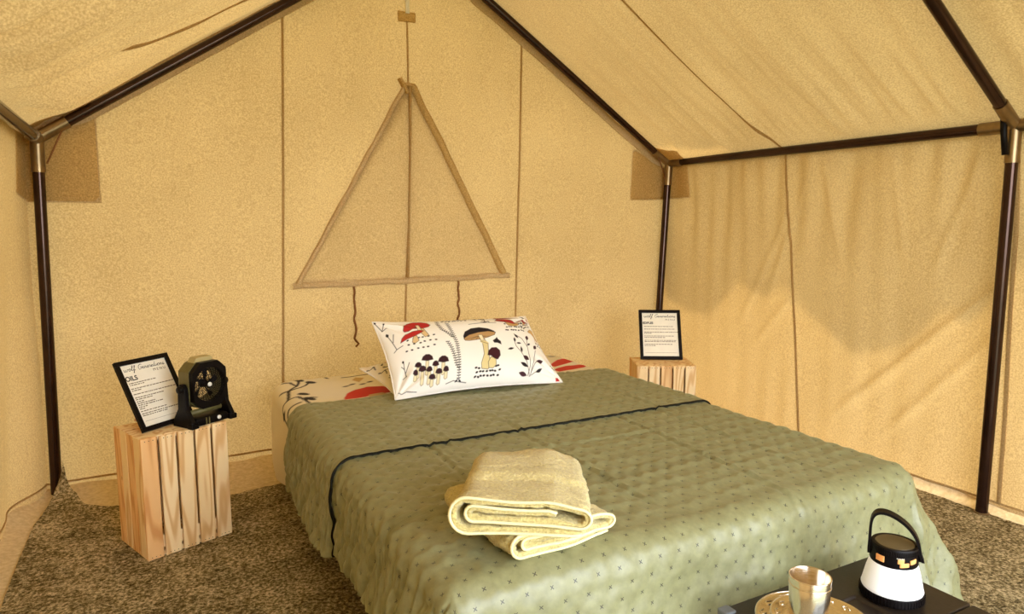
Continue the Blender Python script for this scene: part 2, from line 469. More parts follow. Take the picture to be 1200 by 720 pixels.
g = MB(); g.box((0, 0, -.11), (60, 60, .1)); gr = g.build('ground', simple('grass_ground', (.16, .17, .075, 1), .95, nscale=3, nvar=.4)); gr['kind'] = 'structure'
g = MB(); g.box((-.06, (FY + .1) / 2, -.044), (3.72, .1 - FY, .06)); fl = g.build('floor', MC_HEM); fl['kind'] = 'structure'

# unseen tree added on the right, crown shaped to shade roof and upper wall
SHADE_TREE_X = 6.0; tb = bmesh.new(); gq = np.random.default_rng(9); tq = SUN_DIR.z / SUN_DIR.x
def blob(y, z, r, x=SHADE_TREE_X):
    mt = Matrix.Translation((x, y, z)) @ Matrix.Diagonal((r * 1.2, r, r, 1)); bmesh.ops.create_icosphere(tb, subdivisions=3, radius=1, matrix=mt)
up_z = lambda z: z + tq * (SHADE_TREE_X - EX)
for y, z, r in ((-.25, .70, .36), (-1.36, .684, .40), (-1.15, .80, .30), (-1.68, .86, .34), (-2.3, .80, .34), (-.70, .87, .32), (-.98, .90, .25), (.6, .7, .5), (-2.9, .7, .5)): blob(y, up_z(z) + r, r)
for k in range(60): y = gq.uniform(-6.0, 3.6); r = gq.uniform(.5, .8); blob(y, up_z(1.05) + r + gq.uniform(0, 3.4), r, SHADE_TREE_X + gq.uniform(-.2, .9))
for v in tb.verts: v.co += Vector(gq.normal(0, .02, 3))
me = bpy.data.meshes.new('added_shade_crown'); tb.to_mesh(me); tb.free(); me.materials.append(simple('shade_crown_leaves', (.07, .11, .03, 1), .8, nscale=9, nvar=.5)); tc_ = link('added_shade_crown', me); tc_['kind'] = 'structure'
tt_ = MB(); tt_.tube([(SHADE_TREE_X + .3, -2.6, -.1), (SHADE_TREE_X + .3, -2.5, 2), (SHADE_TREE_X + .4, -2.2, up_z(1.0) + 2)], .22, 14, radii=[.26, .20, .12]); tt_.build('added_shade_trunk', simple('shade_trunk_bark', (.10, .07, .04, 1), .9, nscale=20, nvar=.3), tc_, True)

# strips of canvas lying on the floor along the walls (sod cloth)
def sod(name, p_wall, p_floor, n, seed):
    m = 8; V = []
    for i in range(n):
        a = np.array(p_wall(i / (n - 1))); b = np.array(p_floor(i / (n - 1)))
        for j in range(m):
            s = j / (m - 1); p = a * (1 - s) + b * s
            p[2] = a[2] * (1 - s) ** 2.2 - .009 + .005 * abs(float(snoise(np.float64(i * .09), np.float64(s * .5), seed, 6, 2))) * (1 - s) * 2
            V.append(p)
    o = mesh(name, np.array(V), grid_faces(n, m), MC_HEM, None, True); o['kind'] = 'structure'
    return o
bb = sod('baseboard_back', lambda t: (-1.79 + 3.48 * t, .05, .03), lambda t: (-1.79 + 3.48 * t, -.42, 0), 90, 61)
br = sod('baseboard_right', lambda t: (1.662, .05 + (FY - .05) * t, .05), lambda t: (1.60, .05 + (FY - .05) * t, 0), 90, 62)
bl = sod('baseboard_left', lambda t: (-1.71 - .12 * min(1, t * 8), .05 + (FY - .05) * t, .035), lambda t: (-1.60, .05 + (FY - .05) * t, 0), 90, 63)

def strip(name, S, path, hw, proud, inward, mat, parent, n=40, step=None):
    """flat-felled seam / tape sewn on a canvas surface, following it"""
    path = np.array(path, float); seg = np.hypot(*np.diff(path, axis=0).T); L = np.r_[0, np.cumsum(seg)]
    t = np.linspace(0, L[-1], n); c = np.stack([np.interp(t, L, path[:, k]) for k in (0, 1)], 1)
    tg = np.gradient(c, axis=0); tg /= np.linalg.norm(tg, axis=1)[:, None] + 1e-9; nr = np.stack([-tg[:, 1], tg[:, 0]], 1)
    inward = np.array(inward, float); rows = []
    for off, pr in ((-1, -.002), (-.96, proud), (0, proud * 1.15), (.96, proud), (1, -.002)):
        q = c + nr * hw * off; rows.append(S(q[:, 0], q[:, 1]) + inward * pr)
    return mesh(name, np.stack(rows, 1).reshape(-1, 3), grid_faces(n, 5), mat, parent, False)
def patch(name, S, poly, proud, inward, mat, parent):
    """four-cornered reinforcement patch sewn on a canvas surface"""
    a, b, c, d = [np.array(p, float) for p in poly]; n = 14
    s, t = np.meshgrid(np.linspace(0, 1, n), np.linspace(0, 1, n), indexing='ij'); s = s[..., None]; t = t[..., None]
    q = (a * (1 - s) + b * s) * (1 - t) + (d * (1 - s) + c * s) * t
    P = S(q[..., 0], q[..., 1]) + np.array(inward) * proud
    edge = ((s == 0) | (s == 1) | (t == 0) | (t == 1))[..., 0]; P[edge] -= np.array(inward) * (proud + .002)
    return mesh(name, P.reshape(-1, 3), grid_faces(n, n), mat, parent, False)

IB, IR, IL = (0, -1, 0), (-1, 0, 0), (1, 0, 0); IRR, IRL = (-CZ, 0, -CX), (CZ, 0, -CX)
SW = .0055
strip('seam', S_back, [(-.625, 2.19), (-.63, 2.05), (-.66, 1.2), (-.692, .416), (-.70, .05)], SW, .003, IB, MC_SEAM, wall_back, 70)
strip('seam', S_back, [(.628, 2.19), (.628, 2.05), (.605, 1.2), (.588, .645), (.575, .05)], SW, .003, IB, MC_SEAM, wall_back, 70)
strip('seam', S_back, [(-.018, 2.55), (-.025, 2.17), (-.024, 1.84)], SW * .8, .003, IB, MC_SEAM, wall_back, 50)
strip('seam', S_back, [(-.06, .85), (-.066, .668), (-.075, .05)], SW, .003, IB, MC_SEAM, wall_back, 50)
for s in (-1, 1):                        # gable bands under the rafters
    a, b = ((-1.64, 1.435), (-.02, 2.495)) if s < 0 else ((1.63, 1.475), (.02, 2.50))
    strip('gable_band', S_back, [((a[0]), a[1] + .055), (b[0], b[1] + .055)], .052, .0035, IB, MC_BAND, wall_back, 70)
patch('corner_patch', S_back, ((-1.73, 1.236), (-1.40, 1.236), (-1.398, 1.60), (-1.73, 1.46)), .006, IB, MC_PATCH, wall_back)
patch('corner_patch', S_back, ((1.377, 1.285), (1.70, 1.295), (1.70, 1.47), (1.400, 1.60)), .006, IB, MC_PATCH, wall_back)
patch('corner_patch', S_right, ((.045, 1.295), (-.163, 1.298), (-.150, 1.528), (.045, 1.528)), .004, IR, MC_PATCH, wall_right)
patch('corner_patch', S_left, ((.045, 1.24), (-.07, 1.27), (-.07, 1.52), (.045, 1.52)), .004, IL, MC_PATCH, wall_left)
patch('corner_patch', S_rr, ((.06, .0), (-.15, .0), (-.16, .10), (.06, .20)), .004, IRR, MC_PATCH, ceil_r)
patch('corner_patch', S_rl, ((.06, .0), (-.03, .0), (-.03, .27), (.06, .27)), .004, IRL, MC_PATCH, ceil_l)
strip('seam', S_rr, [(-.87, .0), (-.80, .55), (-.80, SL)], SW, .003, IRR, MC_SEAM, ceil_r, 80)
strip('seam', S_rl, [(-.55, .34), (-.53, .42), (-.42, .87), (-.36, 1.2), (-.33, SL)], SW, .003, IRL, MC_SEAM, ceil_l, 80)
strip('seam', S_right, [(-.87, 1.52), (-.90, 1.25), (-.95, .8), (-1.02, .11), (-1.03, .05)], SW, .003, IR, MC_SEAM, wall_right, 80)
strip('seam', S_right, [(-1.93, 1.52), (-1.95, 1.1), (-1.975, .05)], SW * 1.4, .004, IR, MC_SEAM, wall_right, 60)
strip('seam', S_right, [(.04, .052), (-2.0, .05), (FY + .02, .05)], SW * .7, .004, IR, MC_SEAM, wall_right, 120)
strip('seam', S_left, [(.04, .05), (-1, .05), (FY + .02, .05)], SW * .7, .004, IL, MC_SEAM, wall_left, 120)
strip('seam', S_back, [(-1.75, .045), (-.9, .055), (.3, .05), (1.66, .05)], SW * .7, .004, IB, MC_SEAM, wall_back, 120)
patch('ridge_patch', S_back, ((-.072, 2.148), (.022, 2.150), (.022, 2.199), (-.072, 2.203)), .004, IB, MC_PATCH, wall_back)
strip('hanging_strap', S_back, [(-.020, 2.56), (-.022, 2.19)], .010, .008, IB, M_STRAP, wall_back, 12)

# triangular window, its canvas flap closed
window = empty('window_1', (-.045, .045, .86)); window['kind'] = 'structure'
def rel(P, root): return np.asarray(P) - np.array(root.location)
def flap_pt(s, t):
    """s across 0..1, t up 0..1"""
    L = np.array((-.600, .862)); R = np.array((.510, .868)); AL = np.array((-.042, 1.835)); AR = np.array((-.002, 1.835))
    l = L[None] * (1 - t)[:, None] + AL[None] * t[:, None]; r = R[None] * (1 - t)[:, None] + AR[None] * t[:, None]
    q = l * (1 - s)[:, None] + r * s[:, None]
    P = S_back(q[:, 0], q[:, 1])
    puff = .022 * np.sin(PI * s) ** .6 * np.sin(PI * np.clip(t, 0, 1)) ** .5 + .006 * snoise(q[:, 0], q[:, 1], 71, 26, 3, (.5, 1.2)) * np.sin(PI * s) * (1 - t)
    puff = puff + .006 * np.exp(-((q[:, 1] - .905 - .012 * np.sin(q[:, 0] * 16)) / .012) ** 2) * np.sin(PI * s)     # rumple above the bottom hem
    P[:, 1] -= .008 + puff
    return P
n = 70; s, t = [a.ravel() for a in np.meshgrid(np.linspace(0, 1, n), np.linspace(0, 1, n), indexing='ij')]
mesh('window_flap', rel(flap_pt(s, t), window), grid_faces(n, n), MC_FLAP, window, True)
def flap_strip(name, pts, hw, pr, mat, n=50, wob=0):
    a, b = np.array(pts[0], float), np.array(pts[1], float); q = np.linspace(0, 1, n)[:, None]; c = a * (1 - q) + b * q
    d = (b - a) / np.linalg.norm(b - a); nr = np.array((-d[1], d[0])); c = c + nr * (wob * np.sin(q * 23) + wob * .6 * np.sin(q * 51))
    rows = []
    for off, p in ((-1, .004), (-.9, pr), (0, pr + .003), (.9, pr), (1, .004)):
        e = c + nr * hw * off; P = S_back(e[:, 0], e[:, 1]); P[:, 1] -= p; rows.append(P)
    return mesh(name, rel(np.stack(rows, 1).reshape(-1, 3), window), grid_faces(n, 5), mat, window, True)
flap_strip('side_hem', ((-.610, .850), (-.046, 1.835)), .010, .024, MC_BAND, wob=.0015)
flap_strip('side_hem', ((.508, .872), (-.002, 1.835)), .018, .024, MC_PATCH, wob=.0012)
flap_strip('bottom_hem', ((-.632, .846), (.545, .858)), .015, .020, MC_BAND, wob=.002)
flap_strip('flap_seam', ((-.060, .87), (-.022, 1.835)), .006, .036, MC_SEAM)
flap_strip('apex_tab', ((-.060, 1.843), (.008, 1.838)), .012, .022, MC_PATCH)
flap_strip('apex_tab', ((-.074, 1.872), (-.034, 1.800)), .009, .030, MC_PATCH)
for x, z0, z1 in ((-.336, .845, .528), (.232, .855, .60)):
    m = MB(); k = 22
    pts = [(x + .008 * math.sin(i * .9) * i / k + (.02 * max(0, i / k - .85) / .15 if x < 0 else 0), .036 + .004 * math.sin(i * 1.7), z0 + (z1 - z0) * i / k) for i in range(k + 1)]
    if x < 0: pts[-1] = (pts[-1][0] - .028, pts[-1][1], pts[-1][2])
    m.tube([Vector(p) - window.location for p in pts], .006, 8, radii=[.0045 + .002 * abs(math.sin(i * 1.3)) for i in range(k + 1)])
    m.build('tie_cord', M_CORD, window, True)

# ------------------------------------------------------------------ metal tent frame
frame = tag(empty('tent_frame', (0, -1.94, 0)), 'dark bronze metal pole frame holding up the tan canvas tent', 'tent frame')
def fpole(name, a, b, r=.0215, mat=None, n=20):
    m = MB(); a = Vector(a) - frame.location; b = Vector(b) - frame.location
    m.tube([a, a.lerp(b, .5), b], r, n); return m.build(name, mat or M_POLE, frame, auto=40)
TOP = {('L', 0): (-1.604, 0, 1.488), ('R', 0): (1.640, 0, 1.515), ('L', 1): (-1.62, -1.94, 1.5), ('R', 1): (1.618, -1.936, 1.5), ('L', 2): (-1.62, -3.84, 1.5), ('R', 2): (1.62, -3.84, 1.5)}
BOT = {('L', 0): (-1.638, 0, .006), ('R', 0): (1.56, 0, .006), ('L', 1): (-1.62, -1.94, .006), ('R', 1): (1.611, -1.937, .008), ('L', 2): (-1.62, -3.84, .006), ('R', 2): (1.62, -3.84, .006)}
PEAK = [(0.0, 0, 2.553), (0, -1.94, 2.553), (0, -3.84, 2.553)]
for k in TOP:
    fpole('post', BOT[k], TOP[k]); fpole('rafter', TOP[k], PEAK[k[1]])
for sd in 'LR':
    for i in (0, 1): fpole('eave_rail', TOP[(sd, i)], TOP[(sd, i + 1)])
for i in (0, 1): fpole('ridge_pole', PEAK[i], PEAK[i + 1])
def fitting(c, dirs, L=.125, r=.0248, small=None):
    m = MB(); c = Vector(c) - frame.location
    for d, l in dirs:
        d = Vector(d).normalized(); m.tube([c, c + d * l * .5, c + d * l], r, 20)
    m.lathe([(0.0, -r * 1.04), (r * .75, -r * .75), (r * 1.04, 0), (r * .75, r * .75), (0, r * 1.04)], 18, c)
    o = m.build('corner_fitting', M_FIT, frame, auto=40)
    return o, c
for k in TOP:
    t = Vector(TOP[k]); ds = [(Vector(BOT[k]) - t, .135), (Vector(PEAK[k[1]]) - t, .13)]
    for j in (k[1] - 1, k[1] + 1):
        if (k[0], j) in TOP: ds.append((Vector(TOP[(k[0], j)]) - t, .12))
    o, c = fitting(t, ds)
    if k == ('R', 1):
        m = MB(); inw = Vector((-.030, .012, 0))
        m.tube([c + inw + Vector((-.022, .004, .055)), c + inw + Vector((-.016, 0, -.03)), c + inw + Vector((-.004, -.004, -.105))], .011, 10); m.tube([c + Vector((0, -.032, .0)), c + Vector((0, -.055, .0))], .010, 10)
        m.build('locking_lever', M_BLACK, o, True)
    elif k[1] == 0:
        sg = 1 if k[0] == 'L' else -1
        m = MB(); rd = (Vector(PEAK[0]) - t).normalized()
        m.tube([c + rd * .105 + Vector((0, -.01, -.025)), c + Vector((sg * .028, -.008, -.10))], .0035, 8); m.build('brace_wire', M_CORD, o, True)
for i, p in enumerate(PEAK):
    pv = Vector(p); ds = [(Vector(TOP[('L', i)]) - pv, .13), (Vector(TOP[('R', i)]) - pv, .13)] + [(Vector(PEAK[j]) - pv, .12) for j in (i - 1, i + 1) if 0 <= j < 3]
    fitting(pv, ds)
m = MB()
for k in BOT: m = MB(); m.lathe([(0, 0), (.027, 0), (.027, .004), (.024, .006), (0, .006)], 20, Vector(BOT[k]) - frame.location + Vector((0, 0, -.002))); m.build('foot_plate', M_FIT, frame)

# ------------------------------------------------------------------ carpet
nx, ny = 260, 260
sx = np.linspace(0, 1, nx) ** 1.7; X = -1.69 + 3.335 * sx
Xb = -1.625 + 3.27 * sx
yb = np.interp(Xb, [-1.625, -1.616, -1.605, -1.590, -1.54, -1.496, -1.41, -1.2, -.984, -.794, 1.645], [-.055, -.032, -.020, -.040, -.085, -.165, -.221, -.30, -.339, -.30, -.28])
tt = 1 - (1 - np.linspace(0, 1, ny)) ** 2.2
P = np.zeros((nx, ny, 3))
for i in range(nx):
    y = -3.86 + (yb[i] + 3.86) * tt
    xl = np.interp(-y, [0, .03, .10, .30, .6, 4], [-1.625, -1.628, -1.648, -1.684, -1.692, -1.69])
    x = xl + (1.645 - xl) * sx[i]
    d = np.hypot((x + 1.605), (y + .028))
    z = .004 + .175 * np.exp(-(d / .028) ** .62) + .0025 * snoise(x, y, 81, 6, 3) + .0016 * snoise(x, y, 82, 120, 2)
    P[i] = np.stack([x, y, z], -1)
P = P.reshape(-1, 3); Pb = P - (0, 0, .015); F = grid_faces(nx, ny); N = len(P)
bord = list(range(0, ny)) + [i * ny + ny - 1 for i in range(1, nx)] + [(nx - 1) * ny + j for j in range(ny - 2, -1, -1)] + [i * ny for i in range(nx - 2, 0, -1)]
side = [[bord[i], bord[(i + 1) % len(bord)], bord[(i + 1) % len(bord)] + N, bord[i] + N] for i in range(len(bord))]
carpet = mesh('carpet', np.vstack([P, Pb]), np.vstack([F, F[:, ::-1] + N, np.array(side)]), M_CARPET, None, True)
tag(carpet, 'brown felt carpet covering the tent floor, its back left corner curled up', 'carpet')

# ------------------------------------------------------------------ bed, sheet, quilt
XL, XR, YF, YH, ZT = -.80, .68, -2.245, -.755, .452
bed = tag(empty('bed', (-.05, -1.23, 0.006)), 'low bed with a dark base and thick mattress under the green quilt', 'bed')
m = MB(); m.box((0, 0, .115), (1.28, 1.80, .09)); m.build('bed_base', simple('dark_bed_base', (.02, .016, .012, 1), .8), bed, bevel=.01)
for a in (-1, 1):
    for b in (-1, 1): m = MB(); m.box((a * .58, b * .82, .035), (.06, .06, .07)); m.build('leg', M_BLACK, bed)
m = MB(); m.box((0, 0, .288), (1.39, 1.90, .256)); m.build('mattress', M_MATT, bed, bevel=.04, seg=4)

def drape(a, b, off, xl, xr, yf, yb, zt, r, flare, wave):
    """cloth coordinate (a,b) laid over a box top and hung over its edges. off = outward offset (puff)"""
    x0, x1, y0 = xl + r, xr - r, yf + r
    y1 = 1e9 if yb is None else yb - r
    dx = np.where(a < x0, a - x0, np.where(a > x1, a - x1, 0)); dy = np.where(b < y0, b - y0, np.where(b > y1, b - y1, 0))
    qx, qy = a - dx, b - dy
    e = np.hypot(dx, dy) + 1e-9; d = np.maximum(np.abs(dx), np.abs(dy)); nxv, nyv = dx / e, dy / e
    corner = np.minimum(np.abs(dx), np.abs(dy)) / (d + 1e-9)
    th = np.minimum(d / r, PI / 2); hang = np.maximum(d - r * PI / 2, 0)
    w = wave(a, b, hang, corner) if wave else 0
    out = r * np.sin(th) + flare * hang + w; z = zt - r * (1 - np.cos(th)) - hang * (1 - .5 * flare ** 2)
    nz = np.cos(th); ns = np.sin(th)
    ap = np.broadcast_to(off, a.shape)
    return np.stack([qx + nxv * (out + ap * ns), qy + nyv * (out + ap * ns), z + ap * nz], -1)

PITCH = .056
def puff(a, b, amp=.0058):
    h = 1.0
    for o in (0.0, .5):
        u = ((a / PITCH + o) % 1 - .5) * PITCH; v = ((b / (PITCH * 1.15) + o) % 1 - .5) * PITCH * 1.15
        h = h - np.exp(-(u * u + (v * .9) ** 2) / .011 ** 2)
    # pulled fabric between the tacks: little transverse puckers
    k = .35 * np.sin(b * 2 * PI / (PITCH * 1.15) * 1.0 + .8 * snoise(a, b, 91, 25, 2)) * np.clip(h, 0, 1)
    return amp * (h + k) * (1 - .55 * sstep(-1.9, -2.25, b)) + .0022 * snoise(a, b, 92, 60, 3) + .004 * snoise(a, b, 93, 9, 3)
def creases(a, b):
    c = 0
    for x0, sl, y0, y1, am in ((-.50, .05, -2.1, -1.40, .004), (-.18, -.03, -2.0, -1.35, .005), (.22, .06, -2.2, -1.45, .005), (-.44, .02, -1.40, -1.15, .003), (.40, .02, -2.1, -.72, .003)):
        d = a - x0 - sl * (b + 1.5); c = c + am * (np.exp(-((d - .008) / .007) ** 2) - np.exp(-((d + .004) / .006) ** 2)) * sstep(y0 - .1, y0, b) * (1 - sstep(y1, y1 + .05, b))
    d = b + 1.60 + .03 * a; c = c + .004 * (np.exp(-((d - .008) / .007) ** 2) - np.exp(-((d + .004) / .006) ** 2)) * sstep(-.45, -.2, a) * (1 - sstep(.1, .3, a))
    return c
def qwave(a, b, hang, corner):
    s = a + b
    w = hang * (.10 * snoise(a, b, 95, 16, 3) + .02)
    w = w + hang * corner * .25 * (1 + .35 * np.sin(8 * np.arctan2(np.abs(a) , np.abs(b + 1.0)) * 3))
    w = w + .030 * sstep(0, .13, hang) * sstep(-1.5, -2.05, b) * (a > XR - .05)
    w = w + hang * .25 * sstep(-1.75, -2.0, b) * (a < XL + .05)
    return w
def cloth(name, a0, a1, b0, b1, step, off, mat, parent, hemL=None, zt=ZT, flare=.06, amp=.0058, thick=.0065, head_roll=False, xl=XL, xr=XR):
    na, nb = int((a1 - a0) / step), int((b1 - b0) / step)
    A, B = np.meshgrid(np.linspace(0, 1, na), np.linspace(b0, b1, nb), indexing='ij')
    lo = a0 if hemL is None else hemL(B)
    A = lo + (a1 - lo) * A
    h = off + puff(A, B, amp) * (.25 + .75 * sstep(b0, b0 + .04, B)) + creases(A, B) - .016 * (1 - np.abs(np.clip(snoise(A, B, 99, 85, 3, (.25, 1)) * 1.3, -1, 1))) ** 3 * sstep(XL + .03, XL - .05, A)
    if head_roll: h = h - (off + .006) * sstep(b1 - .022, b1, B) ** 2
    P = drape(A, B, h, xl, xr, YF, None, zt, .065, flare, qwave)
    Q = drape(A, B, h - thick - puff(A, B, amp) * .9, xl, xr, YF, None, zt, .065, flare, qwave)
    uv = np.stack([A, B], -1).reshape(-1, 2); n = na * nb
    F = grid_faces(na, nb)
    bord = list(range(0, nb)) + [i * nb + nb - 1 for i in range(1, na)] + [(na - 1) * nb + j for j in range(nb - 2, -1, -1)] + [i * nb for i in range(na - 2, 0, -1)]
    side = np.array([[bord[(i + 1) % len(bord)], bord[i], bord[i] + n, bord[(i + 1) % len(bord)] + n] for i in range(len(bord))])
    V = np.vstack([P.reshape(-1, 3), Q.reshape(-1, 3)])
    Fs = np.vstack([F, F[:, ::-1] + n, side]); mi = np.r_[np.zeros(len(F)), np.zeros(len(F)), np.ones(len(side))]
    return mesh(name, V, Fs, mat, parent, True, uv=np.vstack([uv, uv]), midx=mi)
L_ = .065 * (PI / 2 - 1)          # extra cloth length used by the rounded edge
def hemL(B):                      # left hem: about 17 cm above the floor, uneven
    d = .195 + .015 * snoise(B, B * 0, 97, 4, 2) + .05 * sstep(-.95, -.70, B) - .03 * sstep(-1.5, -1.85, B) + .22 * sstep(-1.84, -1.92, B)
    return XL - L_ - d + .0
quilt = cloth('quilt', XL - L_ - .30, XR + L_ + .375, YF - L_ - .39, YH - .01, .0072, .0, [M_QUILT, M_EDGESHADE], None, hemL=hemL)
tag(quilt, 'sage green tufted satin quilt spread over the bed', 'quilt')
cloth('folded_panel', XL - L_ - .30, XR + L_ + .30, -1.41, YH + .012, .0072, .0135, [M_QUILT, M_EDGESHADE], quilt, hemL=lambda B: hemL(B) - .012, head_roll=True, flare=.09)

# printed fitted sheet at the head of the bed
BLACKI, RED, TAN, CREAM = (.012, .008, .012), (.60, .035, .022), (.56, .38, .16), (.86, .79, .62)
step = .0055; A, B = np.meshgrid(np.arange(-1.10, 1.0, step), np.arange(-1.05, .06, step), indexing='ij')
A2 = A; hd = sstep(-.86, -.76, B)
P = drape(A, B, .004 * snoise(A, B, 101, 7, 3) + .0015 * snoise(A, B, 102, 30, 2) + .010 * hd + .022 * hd * sstep(-.72, -.80, A), -.765, .665, -9, -.215, .4415, .05, .02, lambda a, b, h, c: h * .08 * snoise(a, b, 103, 14, 2) - h * c * .2)
pr = Print(np.stack([A.ravel(), B.ravel()], 1), (.83, .76, .60), .006)
redA = [(-.576, -.661), (-.548, -.597), (-.501, -.554), (-.444, -.527), (-.381, -.546), (-.350, -.61), (-.365, -.665), (-.438, -.67), (-.512, -.682), (-.581, -.691)]
pr.poly(redA, RED); pr.poly([(-.484, -.69), (-.473, -.656), (-.414, -.651), (-.402, -.69), (-.42, -.74), (-.48, -.74)], TAN)
for l in ([(-.821, -.628), (-.802, -.551), (-.779, -.525), (-.761, -.535), (-.733, -.55), (-.719, -.621), (-.713, -.674)], [(-.761, -.535), (-.744, -.422), (-.707, -.37), (-.686, -.306), (-.679, -.241)], [(-.744, -.422), (-.768, -.395)],
          [(-.744, -.427), (-.699, -.403), (-.669, -.37), (-.648, -.327)], [(-.707, -.37), (-.72, -.288), (-.743, -.266)], [(-.719, -.621), (-.702, -.592), (-.69, -.586), (-.672, -.596)], [(-.793, -.655), (-.775, -.628), (-.749, -.635), (-.738, -.636)], [(-.494, -.30), (-.458, -.302), (-.416, -.292), (-.364, -.286)]):
    pr.line(l, .011, BLACKI)
for x, y in ((-.638, -.323), (-.707, -.519), (-.699, -.607), (-.806, -.574), (-.678, -.264)): pr.ell(x, y, .017, .03, .5, BLACKI)
pr.ell(-.559, -.275, .007, .022, .2, BLACKI)
pr.poly([(-.44, -.329), (-.409, -.362), (-.43, -.40), (-.452, -.433), (-.470, -.38)], TAN)
for x, y in ((-.489, -.453), (-.409, -.45), (-.447, -.472), (-.52, -.47)): pr.ell(x, y, .016, .008, .3, BLACKI)
pr.poly([(.49, -.505), (.51, -.485), (.579, -.421), (.671, -.386), (.73, -.402), (.733, -.452), (.636, -.493), (.539, -.54), (.473, -.571), (.46, -.54)], RED); pr.line([(.726, -.43), (.747, -.464)], .02, BLACKI)
pr.poly([(.43, -.63), (.457, -.608), (.533, -.575), (.611, -.569), (.654, -.587), (.603, -.632), (.513, -.657), (.439, -.667)], RED); pr.line([(.645, -.60), (.701, -.618)], .016, BLACKI)
for x, y in ((.72, -.559), (.723, -.326), (.60, -.33), (.3, -.4), (.1, -.4)): pr.ell(x, y, .022, .008, -.4, BLACKI)
pr.ell(.66, -.29, .04, .015, 0, TAN)
sheet = mesh('fitted_sheet', P.reshape(-1, 3), grid_faces(*A.shape), M_PRINT, None, True, col=pr.c)
tag(sheet, 'cream fitted sheet printed with red mushrooms at the head of the bed', 'sheet')

# ------------------------------------------------------------------ pillows
def pillow(name, BL, BR, TL, TR, T, paint, nu, nv, label, fwd, sag=.0):
    u, v = np.meshgrid(np.linspace(0, 1, nu), np.linspace(0, 1, nv), indexing='ij')
    BL, BR, TL, TR = [np.array(p, float) for p in (BL, BR, TL, TR)]
    ex = (BR - BL); ey = (TL - BL); nrm = np.cross(ex, ey); nrm /= np.linalg.norm(nrm)
    def side(sg, nu_, nv_, u, v):
        # edges pull in between the corners
        pu = u + .020 * np.sin(PI * v) * (1 - 2 * u) * np.abs(1 - 2 * u) ** 3; pv = v + .045 * np.sin(PI * u) * (1 - 2 * v) * np.abs(1 - 2 * v) ** 3
        base = (BL * (1 - pu[..., None]) + BR * pu[..., None]) * (1 - pv[..., None]) + (TL * (1 - pu[..., None]) + TR * pu[..., None]) * pv[..., None]
        f = (np.clip(1 - np.abs(2 * u - 1) ** 2.6, 0, 1) * np.clip(1 - np.abs(2 * v - 1) ** 2.4, 0, 1)) ** .62
        h = T * f
        # corner creases
        for cu, cv, an in ((0, 0, .8), (0, 1, -.7), (1, 0, 2.3), (1, 1, -2.4)):
            X_, Y_ = (u - cu) * 1.65, (v - cv); rr = np.hypot(X_, Y_); ang = np.arctan2(Y_, X_) - an
            h = h + .010 * np.sin(ang * 13) * np.exp(-((rr - .22) / .14) ** 2) * np.exp(-(ang / .5) ** 2) * f ** .3
        h = h + .004 * snoise(u * 1.6, v, 111, 9, 3) * f
        p = base + nrm * (sg * h)[..., None]
        return p
    Pf = side(1, nu, nv, u, v).reshape(-1, 3); n1 = len(Pf)
    ub, vb = np.meshgrid(np.linspace(0, 1, 60), np.linspace(0, 1, 40), indexing='ij'); Pb = side(-.75, 60, 40, ub, vb).reshape(-1, 3)
    col = np.vstack([paint(u.ravel(), v.ravel()), np.tile((.84, .79, .68), (len(Pb), 1))])
    c0 = (BL + BR) / 2
    e = empty(name, c0)
    mesh('pillowcase', np.vstack([Pf, Pb]) - c0, np.vstack([grid_faces(nu, nv), grid_faces(60, 40, n1, True)]), M_PRINT, e, True, col=col)
    # piping along the edge
    k = 40; pts = []
    t = np.linspace(0, 1, k)
    for uu, vv in ((t, t * 0), (t * 0 + 1, t), (1 - t, t * 0 + 1), (t * 0, 1 - t)): pts += list(side(0, 0, 0, uu, vv))[:-1]
    pts.append(pts[0]); mb = MB(); mb.tube([Vector(p - c0) for p in pts], .0035, 6, cap=False); mb.build('edge_seam', simple(name + '_seam', (.86, .83, .76, 1), .7), e, True)
    return tag(e, label, 'pillow', 'mushroom print pillows')

